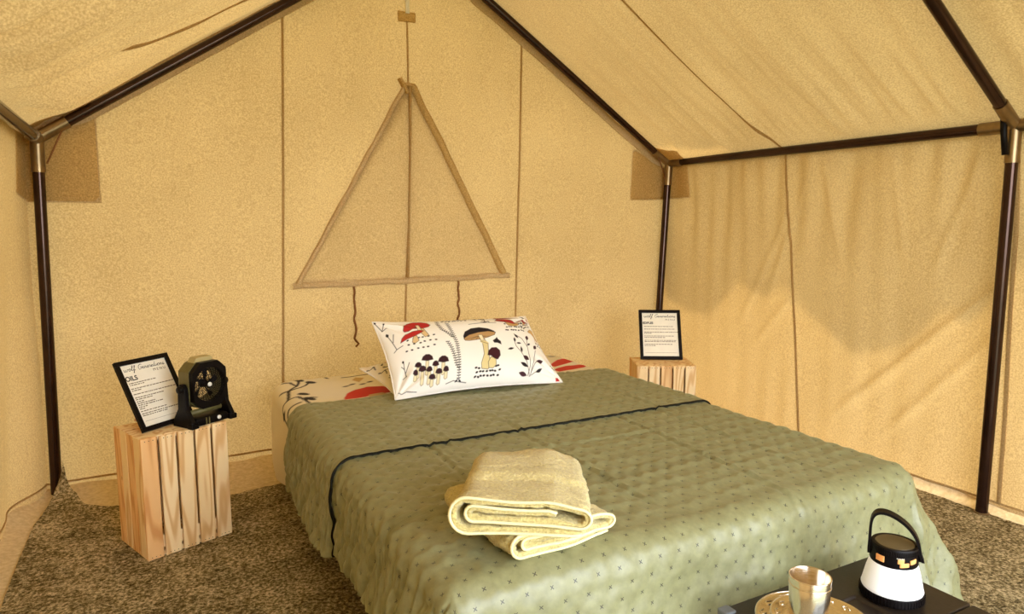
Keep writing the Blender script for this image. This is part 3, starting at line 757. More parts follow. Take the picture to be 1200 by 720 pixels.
def paint_front(u, v):
    # pattern space of the print: x right 0..1200, y down 0..557
    TLc, TRc, BRc, BLc = [np.array(p, float) for p in ((112, 66), (872, 36), (1068, 392), (222, 480))]
    U, V = u[:, None], v[:, None]
    Q = (BLc * (1 - U) + BRc * U) * (1 - V) + (TLc * (1 - U) + TRc * U) * V
    p = Print(Q, (.92, .89, .82), 3.0); K = BLACKI; R = (.48, .022, .02); T_ = (.62, .40, .15); Y_ = (.74, .62, .30); O = (.05, .03, .02)
    def dots(x0, y0, x1, y1, n, seed, rx=6, ry=4):
        g = np.random.default_rng(seed)
        rows = max(2, int(round(math.sqrt(n / 2.2)))); per = n // rows
        for i in range(rows):
            for j in range(per):
                tx = (j + .5 + (.5 if i % 2 else 0) * .6) / (per + .3)
                p.ell(x0 + (x1 - x0) * tx + g.uniform(-4, 4), y0 + (y1 - y0) * (i + .5) / rows + (y1 - y0) * .25 * (.5 - tx) + g.uniform(-3, 3), rx, ry, g.uniform(-.6, .3), K)
    def sprig(pts, leaves, w=3.2): 
        p.line(pts, w, K)
        for x, y, L, wd, a in leaves: p.leaf(x, y, L, wd, a, K)
    # red pair, upper left
    dots(250, 190, 405, 275, 20, 1)
    p.poly([(316, 140), (300, 122), (318, 120), (345, 165), (362, 195), (345, 205), (326, 180)], (.72, .52, .26), O, 2)
    p.poly([(244, 150), (246, 125), (262, 103), (290, 94), (325, 96), (352, 108), (369, 126), (360, 140), (335, 148), (305, 140), (290, 146), (270, 160), (250, 160)], R, O, 2.5)
    p.poly([(285, 150), (300, 126), (318, 124), (330, 150)], (.28, .04, .03)); p.poly([(300, 122), (314, 122), (330, 165), (312, 165)], (.80, .68, .48), O, 1.5)
    p.poly([(290, 195), (305, 192), (316, 222), (298, 235), (284, 228)], (.72, .52, .26), O, 2)
    p.poly([(230, 222), (236, 200), (252, 180), (285, 165), (320, 160), (338, 166), (318, 182), (290, 196), (260, 208)], R, O, 2.5)
    # top edge tan mushroom with dots
    dots(420, 62, 550, 104, 26, 2); p.poly([(452, 55), (540, 50), (536, 62), (500, 70), (462, 70)], T_, O, 1.5); p.line([(440, 52), (556, 46)], 5, K)
    p.line([(212, 70), (240, 64), (300, 70), (330, 66)], 4, K)
    # tree at top
    p.line([(612, 64), (632, 84), (638, 116)], 4, K); p.line([(555, 128), (600, 122), (640, 118), (694, 117)], 3, K)
    g = np.random.default_rng(5)
    for i in range(34): p.ell(612 + g.normal(0, 24), 66 + g.normal(0, 11), 8, 3.2, g.uniform(-.9, .9), K)
    for i in range(7): p.ell(628 + i * 6 - 8, 112 + g.uniform(-4, 4), 6, 2.5, g.uniform(-1, 1), K)
    # red trio, upper right
    dots(738, 106, 862, 166, 24, 3); dots(826, 92, 888, 130, 10, 4)
    p.poly([(742, 108), (770, 104), (812, 104), (824, 122), (800, 130), (764, 128)], T_, O, 2)
    p.poly([(682, 76), (690, 60), (720, 52), (770, 50), (826, 55), (790, 66), (740, 76), (700, 84)], (.30, .02, .02), O, 2.5)
    p.poly([(688, 102), (700, 88), (740, 82), (790, 88), (822, 102), (780, 106), (730, 106)], (.38, .022, .02), O, 2.5)
    p.poly([(846, 88), (852, 104), (864, 104), (866, 88)], T_, O, 1.5); p.poly([(812, 88), (830, 74), (852, 70), (888, 90), (850, 90)], (.30, .02, .02), O, 2)
    # leaf-feather and dark stroke at the right edge
    p.leaf(876, 42, 50, 13, 1.0, R); p.line([(905, 84), (940, 150), (960, 205)], 3, T_); p.line([(835, 36), (862, 52)], 7, K)
    # fox
    p.poly([(878, 150), (895, 132), (918, 128), (944, 150), (950, 185), (935, 200), (918, 172), (900, 158), (884, 156)], T_, (.30, .16, .05), 2)
    for x in (922, 934, 946, 955): p.line([(x, 180), (x + 3, 212)], 3.5, T_)
    for i in range(6): p.ell(928 + i * 9, 214 + (i % 2) * 14, 5, 3.5, .4, K)
    p.line([(982, 225), (1018, 305)], 8, K)
    # big centre mushroom
    dots(585, 352, 720, 408, 24, 6, 7, 4.5)
    p.poly([(614, 196), (600, 208), (640, 262), (650, 250), (622, 200)], (.82, .72, .48), O, 2)
    p.poly([(622, 240), (650, 246), (652, 290), (664, 352), (655, 372), (622, 370), (618, 345), (630, 300)], Y_, O, 2.5)
    p.ell(632, 238, 22, 9, .35, Y_); p.line([(612, 232), (650, 246)], 2, O)
    p.poly([(526, 205), (535, 176), (565, 156), (605, 151), (650, 160), (680, 174), (690, 184), (672, 196), (600, 200), (550, 224), (530, 226)], K)
    p.poly([(530, 218), (556, 196), (600, 182), (650, 176), (688, 182), (684, 196), (650, 210), (600, 222), (556, 230), (536, 230)], (.50, .30, .12), O, 2.5)
    for t in (540, 565, 590, 635, 660): p.line([(606, 202), (t, 222 if t < 600 else 206)], 1.6, O)
    p.poly([(600, 196), (620, 196), (632, 226), (616, 228)], (.84, .74, .50), O, 1.5)
    p.poly([(664, 315), (690, 318), (694, 352), (680, 366), (658, 366), (652, 340)], Y_, O, 2.5)
    p.poly([(648, 306), (652, 284), (668, 268), (692, 265), (710, 280), (713, 305), (700, 326), (684, 322), (664, 308)], (.05, .008, .014), K, 2)
    p.poly([(674, 228), (690, 216), (694, 208), (702, 220), (716, 230), (720, 248), (700, 240), (682, 240)], K)
    # long twin fronds
    for pts in ([(398, 96), (404, 128), (424, 165), (456, 192), (474, 212)], [(446, 118), (462, 160), (480, 205), (496, 250), (506, 320), (514, 412)], [(448, 236), (470, 270), (484, 310), (496, 350), (512, 372)]):
        p.line(pts, 2.4, K); q = np.array(pts, float); seg = np.r_[0, np.cumsum(np.hypot(*np.diff(q, axis=0).T))]
        for s in np.arange(4, seg[-1], 11.5):
            x, y = np.interp(s, seg, q[:, 0]), np.interp(s, seg, q[:, 1]); p.leaf(x, y, 11, 2.6, -.35, K); p.leaf(x, y, 11, 2.6, PI + .1, K)
    p.line([(456, 432), (490, 420), (512, 424), (555, 428)], 3, K); p.leaf(512, 414, 22, 4, .6, K); p.leaf(512, 414, 20, 4, 2.4, K)
    # cluster of small black mushrooms
    for x, y, w_, h_, st in ((356, 318, 27, 22, 70), (432, 330, 25, 22, 60), (314, 346, 16, 15, 50), (396, 346, 15, 16, 60), (336, 364, 18, 15, 66), (368, 368, 14, 14, 60), (304, 378, 12, 13, 30), (414, 380, 16, 14, 50), (447, 372, 13, 15, 36), (384, 402, 16, 13, 36)):
        p.poly([(x - 7, y), (x + 7, y), (x + 9, y + st), (x, y + st + 6), (x - 7, y + st)], (.78, .70, .44), (.22, .15, .08), 1.8)
        p.poly([(x - w_, y + 5), (x - w_ * .8, y - h_ * .5), (x - w_ * .3, y - h_ * .95), (x + w_ * .3, y - h_ * .95), (x + w_ * .8, y - h_ * .5), (x + w_, y + 5), (x, y + 10)], (.035, .008, .012), K, 2)
    # leafy plant at right
    p.line([(870, 388), (880, 340), (872, 290), (864, 230), (866, 200)], 3, O); p.line([(880, 390), (860, 330), (828, 280), (800, 250), (790, 220)], 3, O); p.line([(864, 245), (835, 205), (790, 182)], 3, O)
    p.line([(884, 388), (890, 350), (900, 310), (914, 260)], 3, O); p.line([(886, 372), (905, 330), (930, 312)], 3, O); p.line([(890, 384), (915, 366), (935, 355)], 3, O)
    for a in ((866, 210, 30, 10, -1.5), (906, 254, 30, 10, -1.0), (912, 320, 46, 11, -.2), (912, 370, 40, 8, -.5), (870, 318, 38, 11, -2.6), (868, 350, 48, 9, -2.75), (866, 388, 48, 10, -2.95), (866, 238, 22, 6, -.6), (795, 228, 26, 6, -1.75), (830, 232, 28, 5, 3.1), (788, 262, 36, 6, 2.9), (832, 282, 34, 6, -1.7), (815, 205, 32, 6, -2.4)): p.leaf(*a, (.045, .012, .018) if a[3] > 9 else K)
    # left edge twigs
    sprig([(118, 72), (150, 132)], [(114, 68, 18, 6, .8)]); sprig([(150, 132), (160, 85)], [(158, 96, 18, 5, -1.4)]); sprig([(150, 132), (176, 118)], [])
    sprig([(168, 160), (190, 205), (212, 250), (240, 238)], [(166, 152, 24, 7, 1.2)]); sprig([(196, 210), (198, 168)], []); sprig([(212, 250), (200, 262)], [])
    sprig([(244, 315), (250, 350), (262, 390)], [(240, 312, 14, 5, 1.3)]); sprig([(258, 370), (272, 325)], []); sprig([(250, 352), (236, 340)], []); sprig([(262, 388), (248, 396)], [])
    p.line([(232, 455), (250, 462), (270, 455), (318, 458)], 3, K); p.poly([(1030, 380), (1044, 376), (1056, 392), (1032, 396)], R)
    for x, y in ((1008, 322), (1018, 330), (1030, 335)): p.ell(x, y, 5, 4, 0, K)
    return p.c
def paint_back(u, v):
    p = Print(np.stack([u * 70, v * 45], 1), (.84, .77, .62), .25); K = BLACKI
    for (x, y) in ((3.5, 37), (9, 31), (5, 27), (14, 38), (20, 20), (40, 30), (55, 36), (62, 20)):
        p.line([(x - 2.5, y), (x, y + 1.5), (x + 2.5, y + .5)], .55, K); p.line([(x, y + 1.5), (x - .8, y - 3)], .5, K); p.leaf(x - 2.5, y, 2.2, .5, 2.0, K); p.leaf(x + 2.5, y + .5, 2.2, .5, .6, K)
    p.poly([(8, 41), (9.5, 44), (12, 43), (10.5, 40), (9, 38)], RED)
    for x, y in ((4.5, 15), (7.5, 20), (10, 12)): p.line([(x, y), (x, y + 5)], .5, K); p.line([(x, y + 1), (x - 1.3, y + 4)], .45, K); p.line([(x, y + 1), (x + 1.3, y + 4)], .45, K); p.ell(x, y + 5.4, .5, .8, 0, K)
    return p.c
pillow('pillow', (-.437, -.888, .478), (.275, -.950, .480), (-.445, -.635, .745), (.268, -.640, .722), .082, paint_front, 400, 250, 'white pillow printed with mushrooms leaning at the front of the bed head', 1)
pillow('pillow', (-.405, -.79, .470), (.20, -.80, .470), (-.480, -.55, .540), (.22, -.52, .54), .060, paint_back, 150, 100, 'cream pillow mostly hidden, only its left end peeking out behind the front pillow', 1)

# ------------------------------------------------------------------ towels
def ribbon(path, t, taper=True):
    """closed outline of a cloth layer of thickness t following a 2D path"""
    p = np.array(path, float); tg = np.gradient(p, axis=0); tg /= np.linalg.norm(tg, axis=1)[:, None] + 1e-9
    nr = np.stack([-tg[:, 1], tg[:, 0]], 1); w = np.full(len(p), t / 2); w[0] = w[-1] = t * .32
    return p + nr * w[:, None], p - nr * w[:, None]
def arc(cx, cz, r, a0, a1, n=9, sx=1.0):
    return [(cx + sx * r * math.cos(a), cz + r * math.sin(a)) for a in np.linspace(a0, a1, n)]
def lineseg(x0, z0, x1, z1, n=14): return [(x0 + (x1 - x0) * i / n, z0 + (z1 - z0) * i / n) for i in range(1, n)]
def towel(name, path, t, D, loc, rz, label, warp, ny=44, tilt=(0, 0)):
    root = empty(name, loc, rz); root.rotation_euler = (tilt[0], tilt[1], rz)
    a, b = ribbon(path, t); k = len(a); ring = np.vstack([a, b[::-1]]); m_ = len(ring)
    ys = -D / 2 + D * np.linspace(0, 1, ny); V = []
    for j, y in enumerate(ys):
        e = min(j, ny - 1 - j); sh = .0 if e > 1 else (.18 if e == 1 else .42)
        mid = np.vstack([np.array(path), np.array(path)[::-1]]); r2 = ring * (1 - sh) + mid * sh
        X_, Z_ = r2[:, 0].copy(), r2[:, 1].copy(); dx, dy, dz = warp(X_, np.full(m_, y), Z_)
        nz = 0.0018 * RNG.normal(size=m_)
        V.append(np.stack([X_ + dx + nz, y + dy, Z_ + dz + .0013 * RNG.normal(size=m_)], 1))
    V = np.vstack(V); F = []
    for j in range(ny - 1):
        for i in range(m_): F.append((j * m_ + i, (j + 1) * m_ + i, (j + 1) * m_ + (i + 1) % m_, j * m_ + (i + 1) % m_))
    for j, fl_ in ((0, False), (ny - 1, True)):
        for i in range(k - 1):
            q = (j * m_ + i, j * m_ + i + 1, j * m_ + m_ - 2 - i, j * m_ + m_ - 1 - i); F.append(q if not fl_ else q[::-1])
    mesh('terry_cloth', V, F, M_TOWEL, root, True)
    # woven hem along the front edge of the outer layer
    q = np.array(path); q = q + (a - q) * .95; X_, Z_ = q[:, 0], q[:, 1]; dx, dy, dz = warp(X_, np.full(len(q), -D / 2), Z_)
    mb = MB(); mb.tube([(x, y, z) for x, y, z in zip(X_ + dx, -D / 2 - .001 + dy, Z_ + dz)], .0036, 6); mb.build('woven_hem', M_TOWELHEM, root, True)
    return tag(root, label, 'towel')
def spiral(wd, h, t, inner=True):
    """one towel folded round itself: bottom, left turn, top, right turn, inner layers"""
    z0 = t / 2; zt = h - t / 2; x = wd / 2; r = (zt - z0) / 2
    p = [(x - .012, z0 + .004)] + lineseg(x - .012, z0 + .004, -x + r, z0) + arc(-x + r, z0 + r, r, -PI / 2, -3 * PI / 2, 11)
    if inner:
        z2 = zt - (zt - z0) * .62; r2 = (zt - z2) / 2
        p += lineseg(-x + r, zt, x - r2, zt) + arc(x - r2, zt - r2, r2, PI / 2, -PI / 2, 9) + lineseg(x - r2, z2, -x + r + .012, z2 + .003)
        z3 = z2 + (zt - z2) * .5; r3 = (z3 - z2) / 2
        p += arc(-x + r + .012, z2 + r3 + .002, r3, -PI / 2, -3 * PI / 2, 7) + lineseg(-x + r + .012, z3 + .002, x - .05, z3 - .001)
    else: p += lineseg(-x + r, zt, x - .004, zt) + [(x - .004, zt)]
    return p
def warp_up(x, y, z):
    top = np.clip(z / .07, 0, 1)
    dz = .010 * top * sstep(-.055, -.025, y) - .016 * top * sstep(.05, .13, x) - .012 * top * sstep(.08, .17, y) + .005 * snoise(x, y, 121, 18, 2) * top
    dx = -(y + .165) * x / .13 * np.where(x > 0, .03, .08) + .004 * snoise(z, y, 122, 20, 2)
    return dx, .012 * np.sin(x * 14) * 0 + .006 * snoise(x, z, 123, 25, 2), dz
def warp_lo(x, y, z):
    return .004 * snoise(z, y, 132, 20, 2), .006 * snoise(x, z, 133, 25, 2), .004 * snoise(x, y, 131, 18, 2) * np.clip(z / .05, 0, 1) - .008 * sstep(.08, .13, x) * np.clip(z / .05, 0, 1)
TZ = ZT + .009
towel('towel', spiral(.255, .052, .014, True), .014, .31, (-.500, -2.025, TZ), math.radians(3), 'pale yellow folded towel lying lowest, directly on the green quilt', warp_lo)
towel('towel', spiral(.275, .074, .015, True), .015, .325, (-.520, -2.050, TZ + .053), math.radians(-31), 'pale yellow folded towel lying crosswise on top of another towel', warp_up)

# ------------------------------------------------------------------ wooden crates
CW, CD, CH = .296, .242, .427
def make_crate():
    root = empty('wooden_crate'); me_cache = {}
    def board(size, loc, name='slat', rot=0):
        key = tuple(round(s, 4) for s in size)
        if key not in me_cache:
            b = MB(); b.box((0, 0, 0), size); o = b.build(name, M_WOOD, root, bevel=.0018, seg=1); me_cache[key] = o.data
        else:
            o = link(name, me_cache[key], root); bv = o.modifiers.new('bevel', 'BEVEL'); bv.width = .0018; bv.segments = 1; bv.limit_method = 'ANGLE'
        o.location = loc; return o
    T = .011
    for z in (.008, CH - .008): board((CW - .002, CD - 2 * T, .016), (0, 0, z), 'end_panel')
    w5 = (CW - 4 * .0075) / 5
    xs = [-CW / 2 + w5 / 2 + i * (w5 + .0075) for i in range(5)]
    for i, x in enumerate(xs): board((w5, T, CH - .002 * (i % 2)), (x, -CD / 2 + T / 2, CH / 2 - .001 * (i % 2)))
    w4 = (CD - T - 3 * .004) / 4
    for sgn in (-1, 1):
        for i in range(4): board((T, w4, CH - .002), (sgn * (CW / 2 - T / 2), -CD / 2 + T + w4 / 2 + i * (w4 + .004) + .0005, CH / 2))
    for i, x in enumerate(xs): board((w5, .009, CH - .036), (x, CD / 2 - .0052, CH / 2), 'back_slat')
    for x in (-CW / 2 + .03, CW / 2 - .03): board((.022, .022, CH - .034), (x, CD / 2 - .03, CH / 2), 'corner_batten')
    board((CW - 2 * T - .002, .012, .045), (0, -CD / 2 + T + .0065, .05), 'inner_batten')
    nm = MB()
    for x in xs:
        for dx in (-.013, 0, .013):
            for z in (.009, CH - .010): nm.prism([(.0016 * math.cos(a), .0016 * math.sin(a)) for a in np.linspace(0, 2 * PI, 7)[:-1]], 0, .0006, Matrix.Rotation(PI / 2, 3, 'X'), (x + dx, -CD / 2 + .0002, z))
    nl = nm.build('nail_heads', M_BLACK, root); nl['kind'] = 'stuff'
    return root
crate = make_crate(); ang = math.radians(20.7); ca, sa = math.cos(ang), math.sin(ang)
A0 = Vector((-1.299, -.827, .006)); crate.location = A0 + Vector((ca * CW / 2 - sa * CD / 2, sa * CW / 2 + ca * CD / 2, 0)); crate.rotation_euler = (0, 0, ang)
tag(crate, 'pine slatted crate standing on end on the carpet, left of the bed', 'crate', 'pine crates used as bedside tables')
c2 = copy_tree(crate); c2.location = (1.088, -.628, .006); c2.rotation_euler = (0, 0, math.radians(-28.5))
tag(c2, 'pine slatted crate standing on end half hidden behind the right side of the bed', 'crate')
CT = .006 + CH

# ------------------------------------------------------------------ menu frames
def text_obj(name, body, size, mat, parent, loc, sx=1.0, shear=0.0, bold=0.0, space=1.0):
    cu = bpy.data.curves.new(name, 'FONT'); cu.body = body; cu.size = size; cu.shear = shear; cu.extrude = .0003; cu.offset = bold; cu.space_character = space
    t = bpy.data.objects.new(name + '_tmp', cu); COL.objects.link(t)
    dg = bpy.context.evaluated_depsgraph_get(); me = bpy.data.meshes.new_from_object(t.evaluated_get(dg)); bpy.data.objects.remove(t)
    me.materials.clear(); me.materials.append(mat); o = link(name, me, parent); o.location = loc; o.scale = (sx, 1, 1)
    return o
def stroke(mb, pts, w, z):
    """flat pen stroke"""
    p = np.array(pts, float); tg = np.gradient(p, axis=0); tg /= np.linalg.norm(tg, axis=1)[:, None] + 1e-9; nr = np.stack([-tg[:, 1], tg[:, 0]], 1) * w / 2
    n = len(p); mb.add([(x, y, z) for x, y in p + nr] + [(x, y, z) for x, y in p - nr], [(i, n + i, n + i + 1, i + 1) for i in range(n - 1)])
def script_word(mb, word, x, y, h, z, w):
    """joined handwriting built from simple pen strokes for each letter"""
    G = {'w': [(0, .5), (.1, .05), (.3, .0), (.38, .45), (.45, .05), (.62, 0), (.72, .5), (.85, .4)], 'o': [(0, .3), (.3, .5), (.1, .35), (.1, .05), (.3, 0), (.42, .25), (.3, .5), (.55, .42)],
         'l': [(0, .1), (.3, .8), (.28, 1.05), (.14, .9), (.12, .1), (.25, 0), (.4, .15)], 'f': [(0, .1), (.3, .8), (.3, 1.05), (.18, .95), (.12, -.5), (.0, -.4), (.12, -.05), (.4, .15)],
         'G': [(.7, .85), (.5, 1.0), (.15, .8), (.05, .4), (.25, .0), (.6, .1), (.65, .45), (.4, .42), (.75, .45), (.8, .2)], 'e': [(0, .15), (.3, .35), (.22, .5), (.08, .35), (.12, .03), (.4, .12)],
         'n': [(0, .1), (.08, .5), (.08, 0), (.25, .5), (.36, .4), (.36, .05), (.5, .1)], 'r': [(0, .1), (.1, .5), (.2, .45), (.3, .42), (.3, .05), (.42, .1)], 'a': [(0, .2), (.32, .45), (.1, .4), (.08, .03), (.3, .1), (.34, .45), (.36, .03), (.52, .12)],
         't': [(0, .1), (.2, .95), (.14, .1), (.26, 0), (.4, .15)], 'i': [(0, .1), (.12, .5), (.1, .05), (.26, .1)], 's': [(0, .1), (.2, .5), (.3, .2), (.2, 0), (.02, .08), (.4, .1)], ' ': []}
    cx = x; pts = []
    for ch in word:
        g_ = G[ch]
        if not g_:
            if len(pts) > 1: stroke(mb, pts, w, z)
            pts = []; cx += .5 * h; continue
        pts += [(cx + (a + .25 * b) * h, y + b * h) for a, b in g_]; cx += (max(a for a, b in g_) + .02) * h
    if len(pts) > 1: stroke(mb, pts, w, z)
    return cx
def menu_frame(w, h, loc, yaw, lean, head, lines, label, seed, stand):
    root = empty('menu_frame', loc); root.rotation_euler = Matrix((Vector((math.cos(yaw), math.sin(yaw), 0)), Vector((-math.sin(yaw) * math.sin(lean), math.cos(yaw) * math.sin(lean), math.cos(lean))), Vector((math.sin(yaw) * math.cos(lean), -math.cos(yaw) * math.cos(lean), math.sin(lean))))).transposed().to_euler()
    # local x right, y up the frame, z towards the viewer
    bw, t = .0165, .013
    for nm, c, s in (('frame_rail', (w / 2, bw / 2, -t / 2), (w, bw, t)), ('frame_rail', (w / 2, h - bw / 2, -t / 2), (w, bw, t)), ('frame_stile', (bw / 2, h / 2, -t / 2), (bw, h - 2 * bw, t)), ('frame_stile', (w - bw / 2, h / 2, -t / 2), (bw, h - 2 * bw, t))):
        m = MB(); m.box(c, s); m.build(nm, M_BLACKGLOSS, root, bevel=.0012, seg=1)
    m = MB(); m.box((w / 2, h / 2, -.0085), (w - 2 * bw + .004, h - 2 * bw + .004, .003)); pap = m.build('menu_sheet', M_PAPER, root)
    m = MB(); m.box((w / 2, h / 2, -.0118), (w - .008, h - .008, .0025)); m.build('backing_board', M_KRAFT, root)
    # easel leg
    if stand:
        # from the back of the frame down to the crate top
        top = Vector((w * .5, h * .62, -.0135)); up_l = root.rotation_euler.to_matrix().transposed() @ Vector((0, 0, 1))
        bk = root.rotation_euler.to_matrix().transposed() @ Vector((-math.sin(yaw), math.cos(yaw), 0))
        zt = (root.rotation_euler.to_matrix() @ top).z; ft = top - up_l * (zt - .001) + bk * stand
        xa = Vector((1, 0, 0)); m = MB(); v = []
        for p, ww in ((top, .028), (ft, .06)):
            for sx_, off in ((-1, 0), (1, 0), (1, 1), (-1, 1)): v.append(p + xa * sx_ * ww / 2 + bk * .003 * off)
        m.add(v, [(3, 2, 1, 0), (4, 5, 6, 7), (0, 1, 5, 4), (1, 2, 6, 5), (2, 3, 7, 6), (3, 0, 4, 7)]); m.build('easel_leg', M_KRAFT, root)
    z = -.0068; iw = w - 2 * bw; ih = h - 2 * bw; X0, Y0 = bw, bw
    mb = MB(); e = script_word(mb, 'wolf Generations', 0, 0, .017, 0, .0016)
    k = (iw * .90) / e; mb.v = [(X0 + iw * .05 + x * k, Y0 + ih * .895 + y * k * .95, z) for x, y, _ in mb.v]; mb.build('script_heading', M_INK, pap)
    text_obj('menu_word', 'MENU', .0145, M_INKBROWN, pap, (X0 + iw * .66, Y0 + ih * .825, z), 1.0, space=1.5)
    t = text_obj('section_heading', head, .0245 if len(head) < 5 else .0165, M_INK, pap, (X0 + iw * .015, Y0 + ih * .745, z), .95, bold=.0006)
    g = np.random.default_rng(seed); mb = MB()
    for yy, ln in lines:                     # small unreadable print: broken dashes
        x = .05
        while x < ln:
            L = g.uniform(.02, .075); mb.box((X0 + iw * (x + L / 2), Y0 + ih * yy, z), (iw * L, .0030, .0004)); x += L + g.uniform(.008, .02)
    o = mb.build('small_print', M_INKBROWN, pap); o['kind'] = 'stuff'
    m = MB(); m.box((X0 + iw * .5, Y0 + ih * .085, z), (iw * .88, .0008, .0004)); m.build('footer_rule', M_INKBROWN, pap)
    return tag(root, label, 'picture frame', 'framed menus')
menu_frame(.215, .264, (-1.287, -.760, CT + .0066), .674, .499, 'OILS', [(.705, .60), (.675, .34), (.615, .97), (.585, .24), (.525, .98), (.47, .66), (.44, .38), (.405, .2), (.375, .42), (.345, .54), (.315, .2), (.285, .16), (.245, .58), (.205, .9), (.175, .55)], 'black framed menu headed OILS leaning on the left pine crate', 3, .055)
menu_frame(.219, .273, (1.011, -.550, CT + .0062), -.542, .452, 'EDIBLES', [(.685, .85), (.625, .87), (.555, .97), (.525, .2), (.465, .85), (.43, .62), (.365, .95), (.335, .92), (.275, .8), (.245, .36)], 'black framed menu headed EDIBLES on the crate right of the bed', 4, .055)

# ------------------------------------------------------------------ camping fan
fan = empty('camping_fan', (-1.092, -.699, CT + .001), math.radians(33)); fan.scale = (.88, .88, .88); fan = tag(fan, 'black and olive camping fan on the left crate beside the menu', 'fan')
m = MB(); m.box((0, .005, .018), (.150, .110, .034)); b_ = m.build('fan_base', M_BLACK, fan, bevel=.008, seg=3)
m = MB(); m.lathe([(0, .003), (.0075, .003), (.0085, 0), (.0085, -.004)], 20, (.030, -.0515, .020), rot=Matrix.Rotation(PI / 2, 3, 'X')); m.build('power_button', M_WHITEP, b_, True)
for x in (-.030, -.016): m = MB(); m.box((x, -.0505, .019), (.004, .003, .026)); m.build('trim_strip', M_OLIVE, b_)
m = MB(); m.tube([(-.072, -.005, .052), (.072, -.005, .052)], .011, 14); m.build('cross_bar', M_OLIVE, fan, True)
for s in (-1, 1):
    m = MB(); R_ = Matrix.Rotation(PI / 2, 3, 'X') @ Matrix.Rotation(0, 3, 'Z')
    prof = [(-.062, 0), (.062, 0), (.056, .028), (.026, .075), (.021, .160), (.010, .176), (-.010, .176), (-.021, .160), (-.026, .075), (-.056, .028)]
    vs = []
    for xo in (-.009, .009):
        for (py, pz) in prof: vs.append((s * .092 + xo, py, pz))
    n_ = len(prof); m.add(vs, [tuple(range(n_)), tuple(range(2 * n_ - 1, n_ - 1, -1))] + [(i, n_ + i, n_ + (i + 1) % n_, (i + 1) % n_) for i in range(n_)])
    br_ = m.build('bracket_arm', M_BLACK, fan, bevel=.003)
    m = MB(); m.lathe([(0, .012), (.013, .012), (.015, .009), (.015, -.004)], 20, (s * .101, 0, .155), rot=Matrix.Rotation(s * PI / 2, 3, 'Y')); m.build('pivot_knob', M_BLACK, br_, True)
    m = MB(); m.box((s * .090, -.050, .011), (.034, .030, .022)); m.build('foot', M_BLACK, br_, bevel=.004)
head = link('fan_head', None, fan) if False else None
def octo(w, h, cx=.03, cz=.03): return [(-w + cx, -h), (w - cx, -h), (w, -h + cz), (w, h - cz), (w - cx, h), (-w + cx, h), (-w, h - cz), (-w, -h + cz)]
HZ = .163; R90 = Matrix.Rotation(PI / 2, 3, 'X')
def ring_shell(outer, rin, y0, y1, mat, name, parent, n=48):
    """plate with octagonal outline and a round opening"""
    ang = np.linspace(0, 2 * PI, n, endpoint=False); vo = []
    for a in ang:
        d = np.array((math.cos(a), math.sin(a))); best = 1e9
        for i in range(8):
            p, q = np.array(outer[i]), np.array(outer[(i + 1) % 8]); e = q - p; den = d[0] * e[1] - d[1] * e[0]
            if abs(den) < 1e-9: continue
            t_ = (p[0] * e[1] - p[1] * e[0]) / den; s_ = (p[0] * d[1] - p[1] * d[0]) / den
            if t_ > 0 and -1e-6 <= s_ <= 1 + 1e-6: best = min(best, t_)
        vo.append(d * best)
    m = MB(); vs = []
    for y in (y0, y1):
        for o in vo: vs.append((o[0], y, HZ + o[1]))
        for a in ang: vs.append((rin * math.cos(a), y, HZ + rin * math.sin(a)))
    f = []
    for i in range(n):
        j = (i + 1) % n
        f += [(i, j, n + j, n + i), (2 * n + j, 2 * n + i, 3 * n + i, 3 * n + j), (j, i, 2 * n + i, 2 * n + j), (n + i, n + j, 3 * n + j, 3 * n + i)]
    m.add(vs, f); return m.build(name, mat, parent, auto=35)
face = ring_shell(octo(.078, .094, .036, .036), .070, -.046, -.022, M_BLACK, 'front_housing', fan)
ring_shell(octo(.080, .094, .034, .034), .071, -.022, .040, M_OLIVE, 'rear_housing', fan)
def grille(y, name, parent, rings, spokes, twist):
    m = MB()
    for r in rings: m.lathe([(r + .0011 * math.cos(a), .0011 * math.sin(a)) for a in np.linspace(0, 2 * PI, 7)[:-1]], 40, (0, y, HZ), close=True, rot=R90)
    for k in range(spokes):
        a0 = 2 * PI * k / spokes
        m.tube([(r * math.cos(a0 + twist * r / .07), y - .0012, HZ + r * math.sin(a0 + twist * r / .07)) for r in (.008, .025, .040, .055, .0705)], .0012, 5)
    return m.build(name, M_BLACK, parent, True)
gf = grille(-.040, 'front_grille', fan, [.016, .023, .030, .037, .044, .051, .058, .064, .0695], 30, .7)
grille(.034, 'rear_grille', fan, [.025, .04, .055, .068], 16, -.5)
m = MB(); m.lathe([(0, .004), (.0078, .004), (.009, .001), (.009, -.003)], 24, (0, -.042, HZ), rot=R90); m.build('grille_badge', M_WHITEP, gf, True)
m = MB(); m.lathe([(0, .012), (.015, .010), (.018, -.012), (0, -.014)], 24, (0, -.005, HZ), rot=R90)
for k in range(5):
    a0 = 2 * PI * k / 5; vs = []
    for i, r in enumerate(np.linspace(.014, .064, 6)):
        for q, da in enumerate(np.linspace(-.20, .20, 5)):
            vs.append((r * math.cos(a0 + da + .25 * i / 5), -.005 + .020 * da * (1.2 - i * .1), HZ + r * math.sin(a0 + da + .25 * i / 5)))
    m.add(vs, [(i * 5 + q, i * 5 + q + 1, (i + 1) * 5 + q + 1, (i + 1) * 5 + q) for i in range(5) for q in range(4)])
m.build('fan_blades', M_BLACK, fan, True)
m = MB(); m.prism([(-.046, 0), (.046, 0), (.034, .020), (-.034, .020)], -.030, .014, R90, (0, 0, HZ + .091)); m.build('carry_handle', simple('pale_olive_plastic', (.46, .38, .17, 1), .5), fan, bevel=.003)

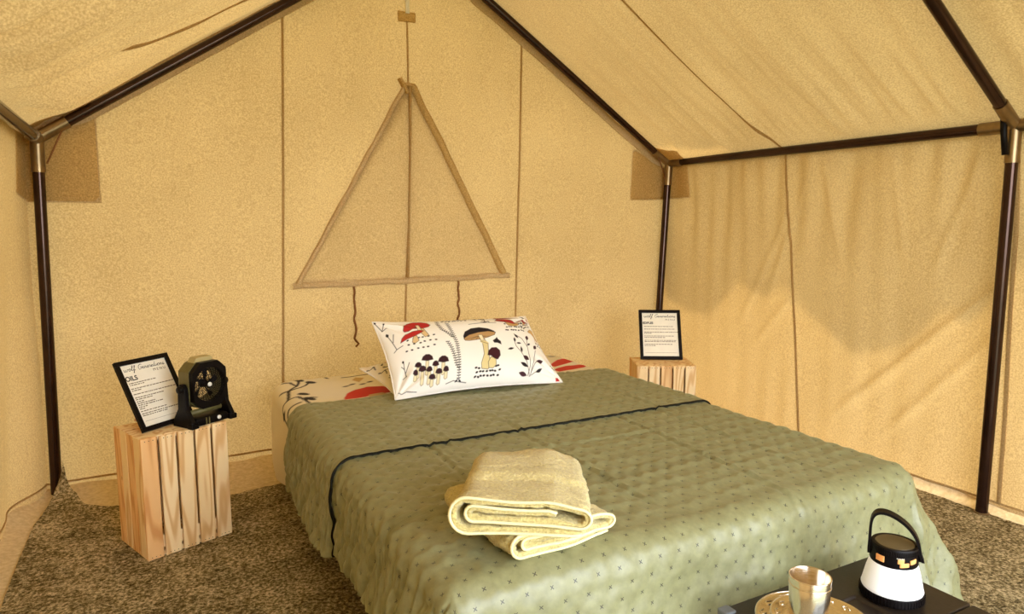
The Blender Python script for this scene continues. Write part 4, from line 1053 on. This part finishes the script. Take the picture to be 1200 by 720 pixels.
# ------------------------------------------------------------------ folding table at the foot of the bed
TT = .302
table = tag(empty('folding_table', (.085, -2.57, .006)), 'low dark folding table against the foot of the bed', 'table')
tz = TT - .006
def panel(y0, y1, rx0, rx1, ry0, ry1):
    x0, x1, th, dp = -.262, .248, .026, .006; m = MB()
    m.add([(x0, y0, tz), (x1, y0, tz), (x1, y1, tz), (x0, y1, tz), (rx0, ry0, tz), (rx1, ry0, tz), (rx1, ry1, tz), (rx0, ry1, tz),
           (rx0 + .004, ry0 + .004, tz - dp), (rx1 - .004, ry0 + .004, tz - dp), (rx1 - .004, ry1 - .004, tz - dp), (rx0 + .004, ry1 - .004, tz - dp), (x0, y0, tz - th), (x1, y0, tz - th), (x1, y1, tz - th), (x0, y1, tz - th)],
          [(0, 1, 5, 4), (1, 2, 6, 5), (2, 3, 7, 6), (3, 0, 4, 7), (4, 5, 9, 8), (5, 6, 10, 9), (6, 7, 11, 10), (7, 4, 8, 11), (8, 9, 10, 11), (15, 14, 13, 12), (0, 12, 13, 1), (1, 13, 14, 2), (2, 14, 15, 3), (3, 15, 12, 0)])
    return m.build('top_panel', M_TABLE, table, bevel=.0028, seg=3)
panel(.003, .250, -.20, .055, .003 + .012, .148)
panel(-.250, -.003, -.20, .055, -.148, -.015)
for x in (-.205, .205):
    for y in (-.205, .205): m = MB(); m.tube([(x, y, 0), (x, y, tz - .024)], .012, 14); m.build('leg', M_BLACK, table, auto=40)
for s in (-1, 1): m = MB(); m.box((-.252, s * .238, tz - .009), (.030, .030, .028)); m.build('corner_cap', M_GREYP, table, bevel=.004)

# things on the table
LX, LY = .208, -2.463
lantern = tag(empty('camping_lantern', (LX, LY, TT + .001), math.radians(-56)), 'white and black camping lantern with strap handle on the dark table', 'lantern')
m = MB(); m.lathe([(0, 0), (.060, 0), (.0645, .004), (.0655, .012), (.0645, .021), (.060, .022), (0, .022)], 48)
for k in range(60):
    a = 2 * PI * k / 60; m.box((.0655 * math.cos(a), .0655 * math.sin(a), .0115), (.002, .003, .014), Matrix.Rotation(a, 3, 'Z'))
m.build('base_ring', M_BLACK, lantern, auto=40)
m = MB(); m.lathe([(.062, .021), (.0635, .025), (.062, .030), (.0555, .060), (.0495, .082), (.0465, .089)], 48); m.build('diffuser', M_DIFF, lantern, True)
m = MB(); m.lathe([(.0480, .085), (.0490, .088), (.0470, .112), (.0470, .1125), (.0482, .113), (.0482, .125), (.0465, .128), (.0405, .128), (.0400, .1265), (0, .1265)], 48)
for k in range(72):
    a = 2 * PI * k / 72; m.box((.0482 * math.cos(a), .0482 * math.sin(a), .119), (.0018, .0024, .011), Matrix.Rotation(a, 3, 'Z'))
cap_ = m.build('lantern_cap', M_BLACK, lantern, auto=40)
m = MB(); m.lathe([(0, .1278), (.039, .1278), (.0398, .1265)], 40); m.build('solar_panel', M_LANTOP, cap_)
FWD = -PI / 2
def cap_patch(a0, a1, z0, z1, name, mat, up=0.0):
    m = MB(); vs = []; n = 8
    for i in range(n + 1):
        a = FWD + a0 + (a1 - a0) * i / n
        for z in (z0 + up * i / n, z1 + up * i / n):
            for r in (.0465, .0503): vs.append((r * math.cos(a), r * math.sin(a), z))
    f = []
    for i in range(n):
        q = i * 4; p = q + 4
        f += [(q + 1, p + 1, p + 3, q + 3), (q, q + 2, p + 2, p), (q + 2, q + 3, p + 3, p + 2), (q, p, p + 1, q + 1)]
    f += [(0, 1, 3, 2), (n * 4, n * 4 + 2, n * 4 + 3, n * 4 + 1)]
    m.add(vs, f); return m.build(name, mat, cap_, bevel=.0014, seg=2)
cap_patch(-.82, -.42, .0945, .1085, 'orange_button', M_ORANGE)
cap_patch(.12, .40, .0985, .1085, 'orange_button', M_ORANGE, .002); cap_patch(.22, .62, .0905, .1000, 'orange_button', M_ORANGE, .002); cap_patch(.68, 1.02, .0965, .1065, 'orange_button', M_ORANGE, .003)
m = MB()
for k in range(5):
    a = FWD + .10 + k * .07; m.box((.0476 * math.cos(a), .0476 * math.sin(a), .1105), (.0012, .0018, .0018), Matrix.Rotation(a, 3, 'Z'))
m.build('level_lights', M_STRAP, cap_)
# strap handle: a flat band arching over the cap
m = MB(); n_ = 28; vs = []
for i in range(n_ + 1):
    t = i / n_; a = PI * t
    x = -.050 * math.cos(a) ; z = .100 + .0 + .098 * math.sin(a) ** .75 - .004
    x = x - .026 * math.sin(a) ** 2 + (.006 if i == n_ else 0); hw = .012; th = .0032
    nx_, nz_ = -math.cos(a), math.sin(a)
    for yy, o in ((-hw, -th), (hw, -th), (hw, th), (-hw, th)): vs.append((x + nx_ * o, yy, z + nz_ * o))
f = [(i * 4 + k, i * 4 + (k + 1) % 4, (i + 1) * 4 + (k + 1) % 4, (i + 1) * 4 + k) for i in range(n_) for k in range(4)] + [(3, 2, 1, 0), (n_ * 4, n_ * 4 + 1, n_ * 4 + 2, n_ * 4 + 3)]
m.add(vs, f); m.build('strap_handle', M_BLACK, lantern, auto=50)
for s in (-1, 1): m = MB(); m.box((s * .0505, 0, .104), (.006, .017, .018)); m.build('strap_lug', M_BLACK, lantern, bevel=.002)

PX, PY = -.052, -2.462
def plate(r, z, loc, label):
    root = empty('steel_plate', loc)
    m = MB(); m.lathe([(0, .0015), (r * .60, .0015), (r * .66, .0035), (r * .70, .0075), (r * .74, .0085), (r * .78, .0072), (r * .82, .0085), (r * .93, .0125), (r * .97, .0140), (r, .0135), (r, .0120), (r * .96, .0122), (r * .7, .0060), (r * .6, 0), (0, 0)], 72)
    m.build('dish', M_STEEL, root, True)
    m = MB(); m.lathe([(r * .992 + .0016 * math.cos(a), .0135 + .0016 * math.sin(a)) for a in np.linspace(0, 2 * PI, 9)[:-1]], 72, close=True); m.build('rolled_rim', M_STEEL, root, True)
    m = MB()
    for k in range(14):
        a0 = 2 * PI * k / 14
        m.tube([(r * .80 * math.cos(a0), r * .80 * math.sin(a0), .0088), (r * .86 * math.cos(a0 + .12), r * .86 * math.sin(a0 + .12), .0108), (r * .91 * math.cos(a0 + .03), r * .91 * math.sin(a0 + .03), .0122), (r * .86 * math.cos(a0 - .1), r * .86 * math.sin(a0 - .1), .0108)], .0016, 6)
    ep = m.build('embossed_rim_pattern', M_STEEL, root, True); ep['kind'] = 'stuff'
    return tag(root, label, 'plate')
plate(.116, 0, (PX, PY, TT + .001), 'larger steel plate at the bottom of the stack on the dark table')
plate(.098, 0, (PX + .010, PY - .008, TT + .0085), 'smaller steel plate stacked on top, carrying the steel cups')
def cup(z, label):
    root = empty('steel_cup', (-.088, -2.476, z))
    m = MB(); m.lathe([(0, .002), (.0315, .002), (.0335, .006), (.0390, .102), (.0397, .1035), (.0404, .102), (.0350, .004), (.033, 0), (0, 0)], 56); m.build('cup_body', M_STEEL, root, True)
    m = MB(); m.lathe([(0.0399 + .0012 * math.cos(a), .1030 + .0012 * math.sin(a)) for a in np.linspace(0, 2 * PI, 9)[:-1]], 56, close=True); m.build('rolled_rim', M_STEEL, root, True)
    return tag(root, label, 'cup')
cup(TT + .0105, 'lower of the two nested steel cups, standing on the plates')
cup(TT + .0105 + .016, 'upper steel cup nested inside the other cup on the plates')
